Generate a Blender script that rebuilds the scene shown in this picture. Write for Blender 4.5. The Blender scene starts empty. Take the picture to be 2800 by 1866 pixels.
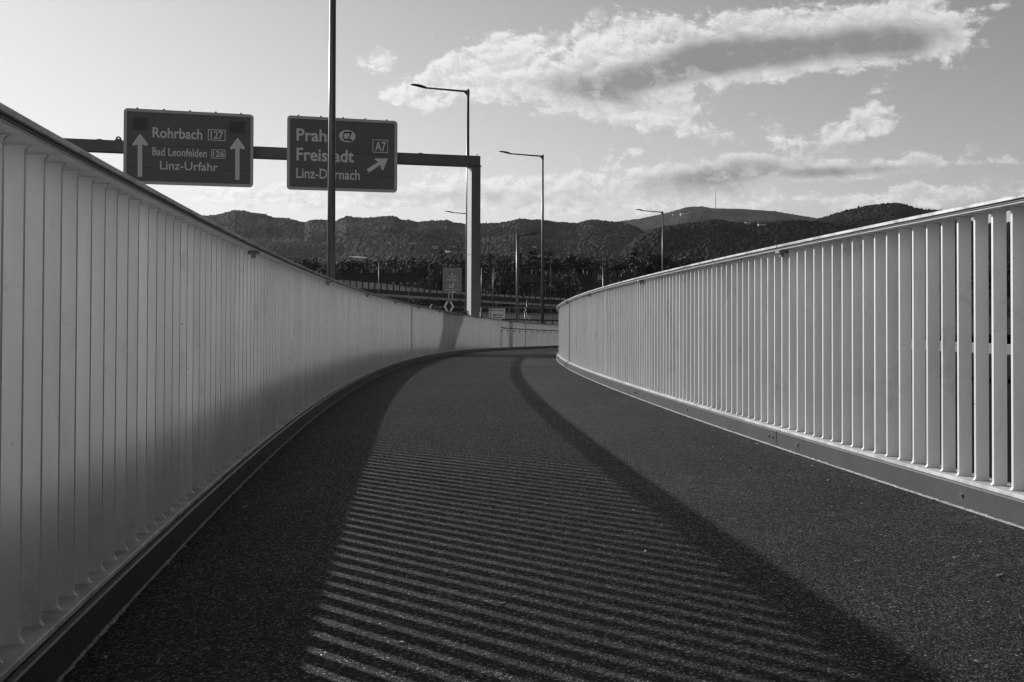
import bpy, math, random
import numpy as np
from mathutils import Vector, Matrix

sc = bpy.context.scene
COL = sc.collection
R = math.radians
random.seed(7)

# ------------------------------------------------------------------ camera
F, CX, PY = 2700.0, 1400.0, 730.0          # focal length / principal point in photo pixels (2800 wide)
PITCH, ROLL = R(0.85), R(0.20)
EYE = 0.85
cam_d = bpy.data.cameras.new('camera'); cam = bpy.data.objects.new('camera', cam_d); COL.objects.link(cam)
cam_d.sensor_width = 36.0; cam_d.lens = F / 2800.0 * 36.0
cam_d.shift_x = 0.0; cam_d.shift_y = -(933.0 - PY) / 2800.0
cam_d.clip_start = 0.05; cam_d.clip_end = 30000.0
cam.location = (0, 0, EYE)
cam.matrix_world = Matrix.Translation((0, 0, EYE)) @ Matrix.Rotation(R(90) + PITCH, 4, 'X') @ Matrix.Rotation(ROLL, 4, 'Z')
sc.camera = cam

# ------------------------------------------------------------------ exposure / render
sc.view_settings.view_transform = 'Standard'; sc.view_settings.look = 'None'
sc.view_settings.gamma = 1.0; sc.view_settings.exposure = 0.0
cy = sc.cycles
cy.max_bounces = 10; cy.diffuse_bounces = 7; cy.glossy_bounces = 3; cy.transmission_bounces = 4
cy.transparent_max_bounces = 8; cy.volume_bounces = 0
cy.use_denoising = True
try: cy.denoiser = 'OPENIMAGEDENOISE'
except Exception: pass
cy.pixel_filter_type = 'BLACKMAN_HARRIS'; cy.filter_width = 1.4
cy.caustics_reflective = False; cy.caustics_refractive = False

# ------------------------------------------------------------------ sun
SUN_AZ = R(-48.0)                 # measured from +Y towards +X (the sun stands front left)
SUN_EL = R(20.45)
tosun = Vector((math.sin(SUN_AZ) * math.cos(SUN_EL), math.cos(SUN_AZ) * math.cos(SUN_EL), math.sin(SUN_EL)))
sun_d = bpy.data.lights.new('sun', 'SUN'); sun = bpy.data.objects.new('sun', sun_d); COL.objects.link(sun)
sun_d.energy = 5.0; sun_d.angle = R(0.53); sun_d.color = (1.0, 1.0, 1.0)   # a black and white photograph: neutral light
sun.rotation_euler = tosun.to_track_quat('Z', 'Y').to_euler()
sun.location = (-20, 20, 40)

def ray(x, y):                    # pixel of the photo -> (X/Y, Z/Y)
    u = (x - CX) / F; v = (PY - y) / F
    c, s = math.cos(ROLL), math.sin(ROLL)
    u, v = u * c - v * s, u * s + v * c
    Y = math.cos(PITCH) - v * math.sin(PITCH); Z = math.sin(PITCH) + v * math.cos(PITCH)
    return u / Y, Z / Y
def at(x, y, D):                  # the point at depth D seen at that pixel
    a, b = ray(x, y)
    return Vector((a * D, D, EYE + b * D))
def azel(x, y):
    a, b = ray(x, y)
    return math.degrees(math.atan2(a, 1)), math.degrees(math.atan2(b, math.hypot(a, 1)))

# ------------------------------------------------------------------ world: sky with clouds
W = bpy.data.worlds.new('World'); sc.world = W; W.use_nodes = True
nt = W.node_tree; nt.nodes.clear()
def N(tree, typ, **kw):
    n = tree.nodes.new(typ)
    for k, v in kw.items(): setattr(n, k, v)
    return n
def M(tree, op, a, b=None, c=None, clamp=False):
    n = tree.nodes.new('ShaderNodeMath'); n.operation = op; n.use_clamp = clamp
    for i, v in enumerate((a, b, c)):
        if v is None: continue
        if isinstance(v, (int, float)): n.inputs[i].default_value = v
        else: tree.links.new(v, n.inputs[i])
    return n.outputs[0]
def VM(tree, op, a, b=None):
    n = tree.nodes.new('ShaderNodeVectorMath'); n.operation = op
    for i, v in enumerate((a, b)):
        if v is None: continue
        if isinstance(v, (tuple, list)): n.inputs[i].default_value = v
        elif isinstance(v, (int, float)): n.inputs['Scale'].default_value = v
        else: tree.links.new(v, n.inputs[i])
    return n
def smooth(tree, v, lo, hi, a=0.0, b=1.0):
    n = tree.nodes.new('ShaderNodeMapRange'); n.interpolation_type = 'SMOOTHSTEP'
    tree.links.new(v, n.inputs[0]); n.inputs[1].default_value = lo; n.inputs[2].default_value = hi
    n.inputs[3].default_value = a; n.inputs[4].default_value = b
    return n.outputs[0]

# cloud banks: centre pixel, half sizes in pixels of a 2353 wide view, tilt in degrees, weight
CLOUDS = [(1190, 108, 70, 42, 0, .95), (1240, 150, 110, 55, 0, 1.0), (1120, 185, 80, 48, 12, .85), (1330, 120, 80, 45, 0, .9), (1450, 82, 95, 42, 8, 1.0), (1390, 170, 130, 50, 0, 1.0),
          (1570, 82, 80, 38, 0, .9), (1690, 85, 110, 40, 5, 1.0), (1560, 145, 170, 45, 10, 1.0), (1720, 130, 150, 40, 6, .95), (1690, 165, 60, 26, 0, .8), (1820, 78, 110, 40, 5, .95), (1960, 60, 120, 42, 6, 1.05),
          (1900, 115, 150, 36, 4, .95), (2060, 92, 110, 42, 6, 1.0), (2185, 95, 52, 38, 20, .95), (1770, 180, 45, 16, 0, .6), (1920, 150, 60, 16, 0, .6),
          (1370, 235, 120, 40, -14, .9), (1480, 250, 110, 36, -4, .9), (1560, 235, 55, 26, 0, .75), (1545, 292, 60, 18, -10, .66), (1640, 314, 70, 17, -4, .74), (1790, 312, 40, 24, -25, .72),
          (985, 196, 90, 30, 12, .95), (1040, 150, 48, 26, 20, .9), (905, 214, 50, 18, 0, .85), (960, 235, 60, 14, 0, .55), (880, 142, 46, 25, 0, 1.0),
          (1918, 312, 54, 24, 8, .95), (1985, 268, 56, 38, 40, .95), (2045, 280, 34, 17, 30, .7),
          (2130, 12, 80, 22, 12, .9), (2060, 30, 40, 18, 20, .7), (2305, 12, 25, 8, 10, .6),
          (1480, 412, 150, 20, 12, .8), (1640, 392, 140, 26, 6, .9), (1760, 378, 130, 22, -2, .85), (1870, 396, 90, 18, 0, .8), (2080, 378, 130, 20, 4, .85), (2000, 392, 60, 12, 0, .6), (2270, 372, 45, 9, 0, .6),
          (1420, 346, 46, 17, 0, .72), (1010, 400, 90, 22, 0, .7), (1090, 430, 200, 22, 6, .8), (1340, 440, 250, 22, 8, .8), (1000, 462, 260, 18, 0, .75), (1260, 478, 260, 12, 0, .75),
          (1300, 405, 170, 22, 6, .62), (1180, 345, 60, 12, 10, .5), (1560, 440, 230, 22, 4, .72), (1420, 430, 160, 24, 6, .7), (1600, 462, 260, 16, 4, .75), (1900, 466, 300, 16, 3, .85), (2150, 460, 180, 16, 0, .8), (520, 440, 150, 14, 0, .5), (620, 428, 150, 10, 0, .42), (560, 465, 200, 14, 0, .6), (830, 470, 150, 16, 0, .6)]
CORES = [(1330, 190, 110, 26, 4, .75), (1500, 172, 130, 36, 18, .85), (1640, 120, 130, 34, 10, .8), (1780, 130, 120, 28, 4, .8), (1950, 98, 160, 30, 3, 1.0), (2080, 105, 70, 26, 0, .8), (1590, 170, 130, 16, 8, .5),
         (1390, 222, 70, 13, -10, .5), (1500, 248, 70, 14, 0, .35), (1690, 392, 150, 24, 4, .75), (1600, 412, 120, 14, 0, .5), (1885, 398, 90, 12, 0, .7), (2070, 388, 110, 11, 0, .6), (1250, 462, 330, 16, 0, .3), (1040, 448, 160, 10, 0, .25),
         (1600, 436, 220, 16, 0, .45), (1935, 335, 60, 12, 8, .4), (1650, 320, 70, 10, 0, .35)]
def bank_sum(tree, p2, lst):
    tot = None
    for n_, (x, y, a, b, rot, w) in enumerate(lst):
        if n_ and n_ % 6 == 0:    # a negligible link that makes the renderer work through the list in order
            cb = N(tree, 'ShaderNodeCombineXYZ'); tree.links.new(M(tree, 'MULTIPLY', tot, 1e-8), cb.inputs[2])
            p2 = VM(tree, 'ADD', p2, cb.outputs[0]).outputs[0]
        k = 2800 / 2353.0
        A, E = azel(x * k, y * k)
        dpp = math.degrees(k / F)
        mp = N(tree, 'ShaderNodeMapping', vector_type='TEXTURE')
        tree.links.new(p2, mp.inputs[0])
        mp.inputs[1].default_value = (A, E, 0); mp.inputs[2].default_value = (0, 0, R(rot)); mp.inputs[3].default_value = (a * dpp, b * dpp, 1)
        d = VM(tree, 'DOT_PRODUCT', mp.outputs[0], mp.outputs[0]).outputs['Value']
        e = M(tree, 'MULTIPLY', M(tree, 'EXPONENT', M(tree, 'MULTIPLY', d, -0.8)), w)
        tot = e if tot is None else M(tree, 'ADD', tot, e)
    return tot
def cloud_group():
    g = bpy.data.node_groups.new('cloud_field', 'ShaderNodeTree')
    g.interface.new_socket('Dir', in_out='INPUT', socket_type='NodeSocketVector')
    g.interface.new_socket('P', in_out='INPUT', socket_type='NodeSocketVector')
    g.interface.new_socket('Density', in_out='OUTPUT', socket_type='NodeSocketFloat')
    g.interface.new_socket('Fine', in_out='OUTPUT', socket_type='NodeSocketFloat')
    gi = N(g, 'NodeGroupInput'); go = N(g, 'NodeGroupOutput')
    st = VM(g, 'MULTIPLY', gi.outputs[0], (1.0, 1.0, 1.5)).outputs[0]
    wn = N(g, 'ShaderNodeTexNoise'); wn.inputs['Scale'].default_value = 22; wn.inputs['Detail'].default_value = 4
    g.links.new(st, wn.inputs['Vector'])
    wv = VM(g, 'SCALE', VM(g, 'SUBTRACT', wn.outputs['Color'], (.5, .5, .5)).outputs[0], 0.030).outputs[0]
    v2 = VM(g, 'ADD', st, wv).outputs[0]
    n1 = N(g, 'ShaderNodeTexNoise'); n1.inputs['Scale'].default_value = 40; n1.inputs['Detail'].default_value = 10; n1.inputs['Roughness'].default_value = .66
    g.links.new(v2, n1.inputs['Vector'])
    pw = VM(g, 'ADD', gi.outputs[1], VM(g, 'SCALE', VM(g, 'SUBTRACT', wn.outputs['Color'], (.5, .5, .5)).outputs[0], 1.1).outputs[0]).outputs[0]
    s = bank_sum(g, pw, CLOUDS)
    s = M(g, 'MINIMUM', s, 1.05)
    wl = N(g, 'ShaderNodeTexNoise'); wl.inputs['Scale'].default_value = 17; wl.inputs['Detail'].default_value = 3; g.links.new(gi.outputs[0], wl.inputs['Vector'])
    s = M(g, 'MULTIPLY', s, M(g, 'ADD', .30, M(g, 'MULTIPLY', wl.outputs[0], 1.40)))
    d = M(g, 'ADD', M(g, 'MULTIPLY', s, 1.0), M(g, 'MULTIPLY', M(g, 'SUBTRACT', n1.outputs[0], .5), 3.0))
    g.links.new(d, go.inputs[0]); g.links.new(n1.outputs[0], go.inputs[1])
    return g
CG = cloud_group()
tc = N(nt, 'ShaderNodeTexCoord')
dirv = VM(nt, 'NORMALIZE', tc.outputs['Generated']).outputs[0]
sep = N(nt, 'ShaderNodeSeparateXYZ'); nt.links.new(dirv, sep.inputs[0])
az = M(nt, 'MULTIPLY', M(nt, 'ARCTAN2', sep.outputs[0], sep.outputs[1]), 180 / math.pi)
el = M(nt, 'MULTIPLY', M(nt, 'ARCSINE', sep.outputs[2]), 180 / math.pi)
cmb = N(nt, 'ShaderNodeCombineXYZ'); nt.links.new(az, cmb.inputs[0]); nt.links.new(el, cmb.inputs[1])
p2 = cmb.outputs[0]
g1 = N(nt, 'ShaderNodeGroup', node_tree=CG); nt.links.new(dirv, g1.inputs[0]); nt.links.new(p2, g1.inputs[1])
g2 = N(nt, 'ShaderNodeGroup', node_tree=CG)                      # the field a little nearer to the sun: what shades this bit of cloud
OFF = (-0.22, 0.30, 0)
nt.links.new(VM(nt, 'ADD', dirv, (R(OFF[0]), 0, R(OFF[1]))).outputs[0], g2.inputs[0])
nt.links.new(VM(nt, 'ADD', p2, OFF).outputs[0], g2.inputs[1])
alpha = smooth(nt, g1.outputs[0], 0.38, 0.92)
alpha = M(nt, 'MULTIPLY', alpha, smooth(nt, el, -1.0, 1.5))
cores = bank_sum(nt, p2, CORES)
fine = M(nt, 'SUBTRACT', g1.outputs[1], .5)
core = smooth(nt, M(nt, 'ADD', M(nt, 'MULTIPLY', cores, 1.0), M(nt, 'MULTIPLY', fine, 1.6)), -0.05, 1.25)
relief = M(nt, 'SUBTRACT', g2.outputs[1], g1.outputs[1])                                   # billows: lit on the side towards the sun
relief = smooth(nt, relief, -.13, .13, 1.0, .0)
bright = M(nt, 'ADD', .62, M(nt, 'MULTIPLY', relief, .38))
bright = M(nt, 'MULTIPLY', bright, M(nt, 'SUBTRACT', 1.0, M(nt, 'MULTIPLY', core, 0.95)))
thin = smooth(nt, g1.outputs[0], .45, 1.0, 1.0, 0.0)                                       # thin edges let the light through
thin = M(nt, 'MULTIPLY', thin, M(nt, 'SUBTRACT', 1.0, smooth(nt, cores, .35, .8)))
bright = M(nt, 'MAXIMUM', bright, M(nt, 'MULTIPLY', thin, .85))
sunside = smooth(nt, az, -30, 30, 1.02, 0.84)                      # clouds nearer to the sun are brighter
C_LO, C_HI = 0.27, 0.92
cval = M(nt, 'MULTIPLY', M(nt, 'ADD', M(nt, 'MULTIPLY', bright, C_HI - C_LO), C_LO), sunside)
sky = N(nt, 'ShaderNodeTexSky', sky_type='NISHITA')
sky.sun_disc = False; sky.sun_elevation = SUN_EL; sky.sun_rotation = SUN_AZ
sky.altitude = 260; sky.air_density = 1.0; sky.dust_density = 0.3; sky.ozone_density = 1.0
sp = N(nt, 'ShaderNodeSeparateColor'); nt.links.new(sky.outputs[0], sp.inputs[0])
SKY = 0.36
mixd = M(nt, 'MAXIMUM', M(nt, 'SUBTRACT', M(nt, 'MULTIPLY', sp.outputs[0], 1.15), M(nt, 'MULTIPLY', sp.outputs[2], 0.15)), 0.0)   # black and white conversion with a red filter
csun = VM(nt, 'DOT_PRODUCT', dirv, tuple(tosun)).outputs['Value']
c2 = M(nt, 'MULTIPLY', csun, csun)
pol = M(nt, 'DIVIDE', M(nt, 'SUBTRACT', 1.0, c2), M(nt, 'ADD', 1.0, c2))                 # polarising filter: darkest at a right angle to the sun
polf = M(nt, 'SUBTRACT', 1.15, M(nt, 'MULTIPLY', pol, .45))
filmv = M(nt, 'MULTIPLY', M(nt, 'SUBTRACT', 1.0, M(nt, 'EXPONENT', M(nt, 'MULTIPLY', mixd, -SKY))), .80)         # shoulder of the film
away_dim = smooth(nt, csun, -.45, .25, .09, 1.0)  # sky opposite the sun dimmed on purpose to weaken ambient light
high = smooth(nt, el, 24, 60, 1.0, .32)  # upper sky dimmed too, so shaded ground stays darker
skyv = M(nt, 'MULTIPLY', M(nt, 'MULTIPLY', M(nt, 'MULTIPLY', filmv, polf), away_dim), high)
fill_dir = (math.sin(R(-168)) * math.cos(R(13)), math.cos(R(-168)) * math.cos(R(13)), math.sin(R(13)))
fill_dot = VM(nt, 'DOT_PRODUCT', dirv, fill_dir).outputs['Value']                                # bright sky patch added behind the camera to light the signs
skyv = M(nt, 'ADD', skyv, M(nt, 'MULTIPLY', smooth(nt, fill_dot, .80, .97, 0.0, .62), smooth(nt, el, -2, 4)))
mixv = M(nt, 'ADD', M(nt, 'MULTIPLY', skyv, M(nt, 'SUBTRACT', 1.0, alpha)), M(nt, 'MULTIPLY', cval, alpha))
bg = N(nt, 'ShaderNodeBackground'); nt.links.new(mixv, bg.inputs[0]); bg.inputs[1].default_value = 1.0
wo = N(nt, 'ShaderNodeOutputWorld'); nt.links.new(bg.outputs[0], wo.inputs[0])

# ------------------------------------------------------------------ materials (black and white photograph: greys)
def mat(name, base, rough=.6, metal=0.0, var=0.0, vscale=3.0, detail=4, bump=0.0, bscale=40.0, streak=False, spec=.5):
    m = bpy.data.materials.new(name); m.use_nodes = True
    t = m.node_tree; b = t.nodes['Principled BSDF']
    b.inputs['Base Color'].default_value = (base, base, base, 1); b.inputs['Roughness'].default_value = rough; b.inputs['Metallic'].default_value = metal
    b.inputs['Specular IOR Level'].default_value = spec
    tcn = t.nodes.new('ShaderNodeTexCoord'); src = tcn.outputs['Object']
    if var:
        n = t.nodes.new('ShaderNodeTexNoise'); n.inputs['Scale'].default_value = vscale; n.inputs['Detail'].default_value = detail; n.inputs['Roughness'].default_value = .65
        if streak:
            mp = t.nodes.new('ShaderNodeMapping'); mp.inputs[3].default_value = (1, 1, .16); t.links.new(src, mp.inputs[0]); t.links.new(mp.outputs[0], n.inputs['Vector'])
        else: t.links.new(src, n.inputs['Vector'])
        v = smooth(t, n.outputs[0], .3, .7, base * (1 - var), base * (1 + var))
        t.links.new(v, b.inputs['Base Color'])
    if bump:
        n2 = t.nodes.new('ShaderNodeTexNoise'); n2.inputs['Scale'].default_value = bscale; n2.inputs['Detail'].default_value = 4; t.links.new(src, n2.inputs['Vector'])
        bp = t.nodes.new('ShaderNodeBump'); bp.inputs['Strength'].default_value = bump; bp.inputs['Distance'].default_value = .01
        t.links.new(n2.outputs[0], bp.inputs['Height']); t.links.new(bp.outputs[0], b.inputs['Normal'])
    return m

def paint_material():
    # white paint on the railing: faint streaky dirt, small chips and grime spots
    m = mat('white_paint', .69, .40, var=.06, vscale=9, streak=True)
    t = m.node_tree; b = t.nodes['Principled BSDF']
    prev = b.inputs['Base Color'].links[0].from_socket
    tcn = [n for n in t.nodes if n.type == 'TEX_COORD'][0]
    v = t.nodes.new('ShaderNodeTexVoronoi'); v.inputs['Scale'].default_value = 9.0; t.links.new(tcn.outputs['Object'], v.inputs['Vector'])
    spot = smooth(t, v.outputs['Distance'], .012, .055, .40, 1.0)
    sepc = t.nodes.new('ShaderNodeSeparateColor'); t.links.new(v.outputs['Color'], sepc.inputs[0])
    keep = smooth(t, sepc.outputs[0], .55, .62)              # only some cells carry a spot
    spot = M(t, 'ADD', M(t, 'MULTIPLY', spot, keep), M(t, 'SUBTRACT', 1.0, keep))
    sm = t.nodes.new('ShaderNodeTexNoise'); sm.inputs['Scale'].default_value = 3.2; sm.inputs['Detail'].default_value = 7; sm.inputs['Roughness'].default_value = .75
    t.links.new(tcn.outputs['Object'], sm.inputs['Vector'])
    smudge = smooth(t, sm.outputs[0], .53, .78, 1.0, .64)
    gi_ = t.nodes.new('ShaderNodeNewGeometry')
    each = M(t, 'ADD', .92, M(t, 'MULTIPLY', gi_.outputs['Random Per Island'], .13))      # every bar weathered a little differently
    t.links.new(M(t, 'MULTIPLY', M(t, 'MULTIPLY', M(t, 'MULTIPLY', prev, each), spot), smudge), b.inputs['Base Color'])
    return m
def cap_material():
    # handrail: the same paint, weathered, with dark rain grime in patches
    m = mat('weathered_white_paint', .52, .45, metal=.3, var=.06, vscale=6)
    t = m.node_tree; b = t.nodes['Principled BSDF']; prev = b.inputs['Base Color'].links[0].from_socket
    tcn = [n for n in t.nodes if n.type == 'TEX_COORD'][0]
    n = t.nodes.new('ShaderNodeTexNoise'); n.inputs['Scale'].default_value = 4.5; n.inputs['Detail'].default_value = 8; n.inputs['Roughness'].default_value = .8
    t.links.new(tcn.outputs['Object'], n.inputs['Vector'])
    g = smooth(t, n.outputs[0], .40, .66, 1.0, .40)
    t.links.new(M(t, 'MULTIPLY', prev, g), b.inputs['Base Color'])
    return m
def asphalt_material():
    m = bpy.data.materials.new('asphalt'); m.use_nodes = True; t = m.node_tree; b = t.nodes['Principled BSDF']
    tcn = t.nodes.new('ShaderNodeTexCoord'); src = tcn.outputs['Object']
    v = t.nodes.new('ShaderNodeTexVoronoi'); v.inputs['Scale'].default_value = 165; v.inputs['Randomness'].default_value = 1; t.links.new(src, v.inputs['Vector'])
    v2 = t.nodes.new('ShaderNodeTexVoronoi'); v2.inputs['Scale'].default_value = 380; t.links.new(src, v2.inputs['Vector'])
    n = t.nodes.new('ShaderNodeTexNoise'); n.inputs['Scale'].default_value = 1.1; n.inputs['Detail'].default_value = 6; t.links.new(src, n.inputs['Vector'])
    n3 = t.nodes.new('ShaderNodeTexNoise'); n3.inputs['Scale'].default_value = 45; n3.inputs['Detail'].default_value = 3; t.links.new(src, n3.inputs['Vector'])
    sc_ = t.nodes.new('ShaderNodeSeparateColor'); t.links.new(v.outputs['Color'], sc_.inputs[0])
    v3 = t.nodes.new('ShaderNodeTexVoronoi'); v3.inputs['Scale'].default_value = 95; t.links.new(src, v3.inputs['Vector'])
    s3 = t.nodes.new('ShaderNodeSeparateColor'); t.links.new(v3.outputs['Color'], s3.inputs[0])
    mixc = M(t, 'ADD', M(t, 'MULTIPLY', sc_.outputs[0], .6), M(t, 'MULTIPLY', s3.outputs[1], .4))
    stone = M(t, 'ADD', .005, M(t, 'MULTIPLY', M(t, 'POWER', mixc, 2.6), .135))
    rare = smooth(t, sc_.outputs[1], .965, .990, 0.0, .22)           # the odd pale chip of quartz
    patch = smooth(t, n.outputs[0], .3, .7, .78, 1.22)
    big = t.nodes.new('ShaderNodeTexNoise'); big.inputs['Scale'].default_value = 6; big.inputs['Detail'].default_value = 5; big.inputs['Roughness'].default_value = .7; t.links.new(src, big.inputs['Vector'])
    patch = M(t, 'MULTIPLY', patch, smooth(t, big.outputs[0], .3, .7, .80, 1.2))
    base = M(t, 'MULTIPLY', M(t, 'ADD', stone, rare), patch)
    base = M(t, 'MULTIPLY', base, smooth(t, v.outputs['Distance'], .25, .75, 1.0, .45))   # bitumen between the stones
    t.links.new(base, b.inputs['Base Color'])
    t.links.new(smooth(t, sc_.outputs[2], .80, .97, .72, .28), b.inputs['Roughness'])
    t.links.new(smooth(t, sc_.outputs[2], .85, .98, .16, .75), b.inputs['Specular IOR Level'])
    h = M(t, 'ADD', M(t, 'MULTIPLY', v.outputs['Distance'], -1.0), M(t, 'MULTIPLY', v2.outputs['Distance'], -.35))
    h = M(t, 'ADD', h, M(t, 'MULTIPLY', sc_.outputs[0], .5)); h = M(t, 'ADD', h, M(t, 'MULTIPLY', n3.outputs[0], .8))
    bp = t.nodes.new('ShaderNodeBump'); bp.inputs['Strength'].default_value = .85; bp.inputs['Distance'].default_value = .0045
    t.links.new(h, bp.inputs['Height']); t.links.new(bp.outputs[0], b.inputs['Normal'])
    return m
def leaf_material(name, lo, hi, scale=1.0):
    m = bpy.data.materials.new(name); m.use_nodes = True; t = m.node_tree; b = t.nodes['Principled BSDF']
    tcn = t.nodes.new('ShaderNodeTexCoord'); oi = t.nodes.new('ShaderNodeObjectInfo')
    n = t.nodes.new('ShaderNodeTexNoise'); n.inputs['Scale'].default_value = scale; n.inputs['Detail'].default_value = 5; t.links.new(tcn.outputs['Object'], n.inputs['Vector'])
    v = smooth(t, n.outputs[0], .3, .7, lo, hi)
    v = M(t, 'MULTIPLY', v, M(t, 'ADD', M(t, 'MULTIPLY', oi.outputs['Random'], .5), .75))
    t.links.new(v, b.inputs['Base Color']); b.inputs['Roughness'].default_value = .7; b.inputs['Specular IOR Level'].default_value = .25
    return m
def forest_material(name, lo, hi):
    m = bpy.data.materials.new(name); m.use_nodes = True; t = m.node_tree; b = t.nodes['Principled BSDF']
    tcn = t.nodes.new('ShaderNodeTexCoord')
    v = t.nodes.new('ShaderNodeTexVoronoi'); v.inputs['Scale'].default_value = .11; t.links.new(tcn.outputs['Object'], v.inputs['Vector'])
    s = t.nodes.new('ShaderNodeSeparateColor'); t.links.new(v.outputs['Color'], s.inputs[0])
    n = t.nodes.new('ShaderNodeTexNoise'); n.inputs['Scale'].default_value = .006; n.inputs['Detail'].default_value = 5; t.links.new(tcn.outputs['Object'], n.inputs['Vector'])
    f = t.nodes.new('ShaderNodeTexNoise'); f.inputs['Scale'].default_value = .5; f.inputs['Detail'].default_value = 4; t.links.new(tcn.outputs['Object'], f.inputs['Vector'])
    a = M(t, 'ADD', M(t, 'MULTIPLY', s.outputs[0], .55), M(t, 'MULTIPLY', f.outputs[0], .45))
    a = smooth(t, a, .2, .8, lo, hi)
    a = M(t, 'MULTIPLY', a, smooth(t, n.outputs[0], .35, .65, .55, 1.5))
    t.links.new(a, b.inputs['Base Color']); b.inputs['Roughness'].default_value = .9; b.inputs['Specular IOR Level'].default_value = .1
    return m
def glass_material():
    m = mat('milky_panel', .42, .35, var=.25, vscale=.8)
    t = m.node_tree; b = t.nodes['Principled BSDF']
    b.inputs['Alpha'].default_value = .75
    return m

PAINT = paint_material(); CAP = cap_material(); ASPH = asphalt_material()
FLANGE = mat('grimy_white_paint', .52, .5, var=.28, vscale=7)
FASCIA = mat('brushed_steel', .075, .42, metal=.3, var=.12, vscale=5, bump=.05, bscale=120)
SEAL = mat('pale_sealant', .23, .7, var=.6, vscale=60)
CONC = mat('concrete', .34, .85, var=.18, vscale=1.5, bump=.2)
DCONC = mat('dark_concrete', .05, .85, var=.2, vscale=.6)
BLACK = mat('black_coating', .018, .5)
SHADE = mat('dark_gap', .03, .8)
STEEL = mat('galvanised_steel', .17, .45, metal=.4, var=.12, vscale=4)
POLE = mat('grey_pole_paint', .15, .38, metal=.2, var=.08, vscale=5)
FARPOLE = mat('dull_pole_paint', .085, .7, spec=.15)
LAMP = mat('lamp_housing', .03, .45)
GANTRY = mat('gantry_paint', .17, .5, var=.10, vscale=1.2)
POSTP = mat('gantry_post_paint', .36, .5, var=.08, vscale=1.2)
SIGNB = mat('sign_face_dark', .165, .45, var=.04, vscale=.8)
SIGNP = mat('sign_patch_dark', .09, .5)
SIGNW = mat('sign_letter_pale', .88, .5)
RIM = mat('sign_border_pale', .62, .45)
SIGNX = mat('white_sign_face', .90, .5)
INK = mat('sign_black', .015, .5)
TAR = mat('road_tarmac', .026, .95, var=.2, vscale=.5, spec=.08)
SOIL = mat('dark_ground', .018, .98, var=.4, vscale=.02, spec=.03)
ROOF = mat('dark_roof_tiles', .014, .8, var=.3, vscale=.5)
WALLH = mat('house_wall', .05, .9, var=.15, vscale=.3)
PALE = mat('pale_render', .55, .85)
GLASS = mat('window_glass', .25, .25)
BARK = mat('bark', .035, .9, var=.3, vscale=2)
LEAF = leaf_material('leaves_dark', .028, .062, 2.5); LEAFC = leaf_material('needles_dark', .018, .04, 3.0); LEAFB = leaf_material('leaves_pale', .042, .085, 2.5)
MILKY = glass_material()
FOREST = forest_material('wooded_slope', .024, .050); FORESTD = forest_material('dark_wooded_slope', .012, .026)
MEADOW = mat('meadow', .20, .9, var=.2, vscale=.02)
LED = bpy.data.materials.new('lit_display_dots'); LED.use_nodes = True
LED.node_tree.nodes['Principled BSDF'].inputs['Base Color'].default_value = (.2, .2, .2, 1)
LED.node_tree.nodes['Principled BSDF'].inputs['Emission Color'].default_value = (1, 1, 1, 1); LED.node_tree.nodes['Principled BSDF'].inputs['Emission Strength'].default_value = .10
LED2 = LED.copy(); LED2.name = 'dim_display_dots'; LED2.node_tree.nodes['Principled BSDF'].inputs['Emission Strength'].default_value = .02
LED2.node_tree.nodes['Principled BSDF'].inputs['Base Color'].default_value = (.06, .06, .06, 1)

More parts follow.
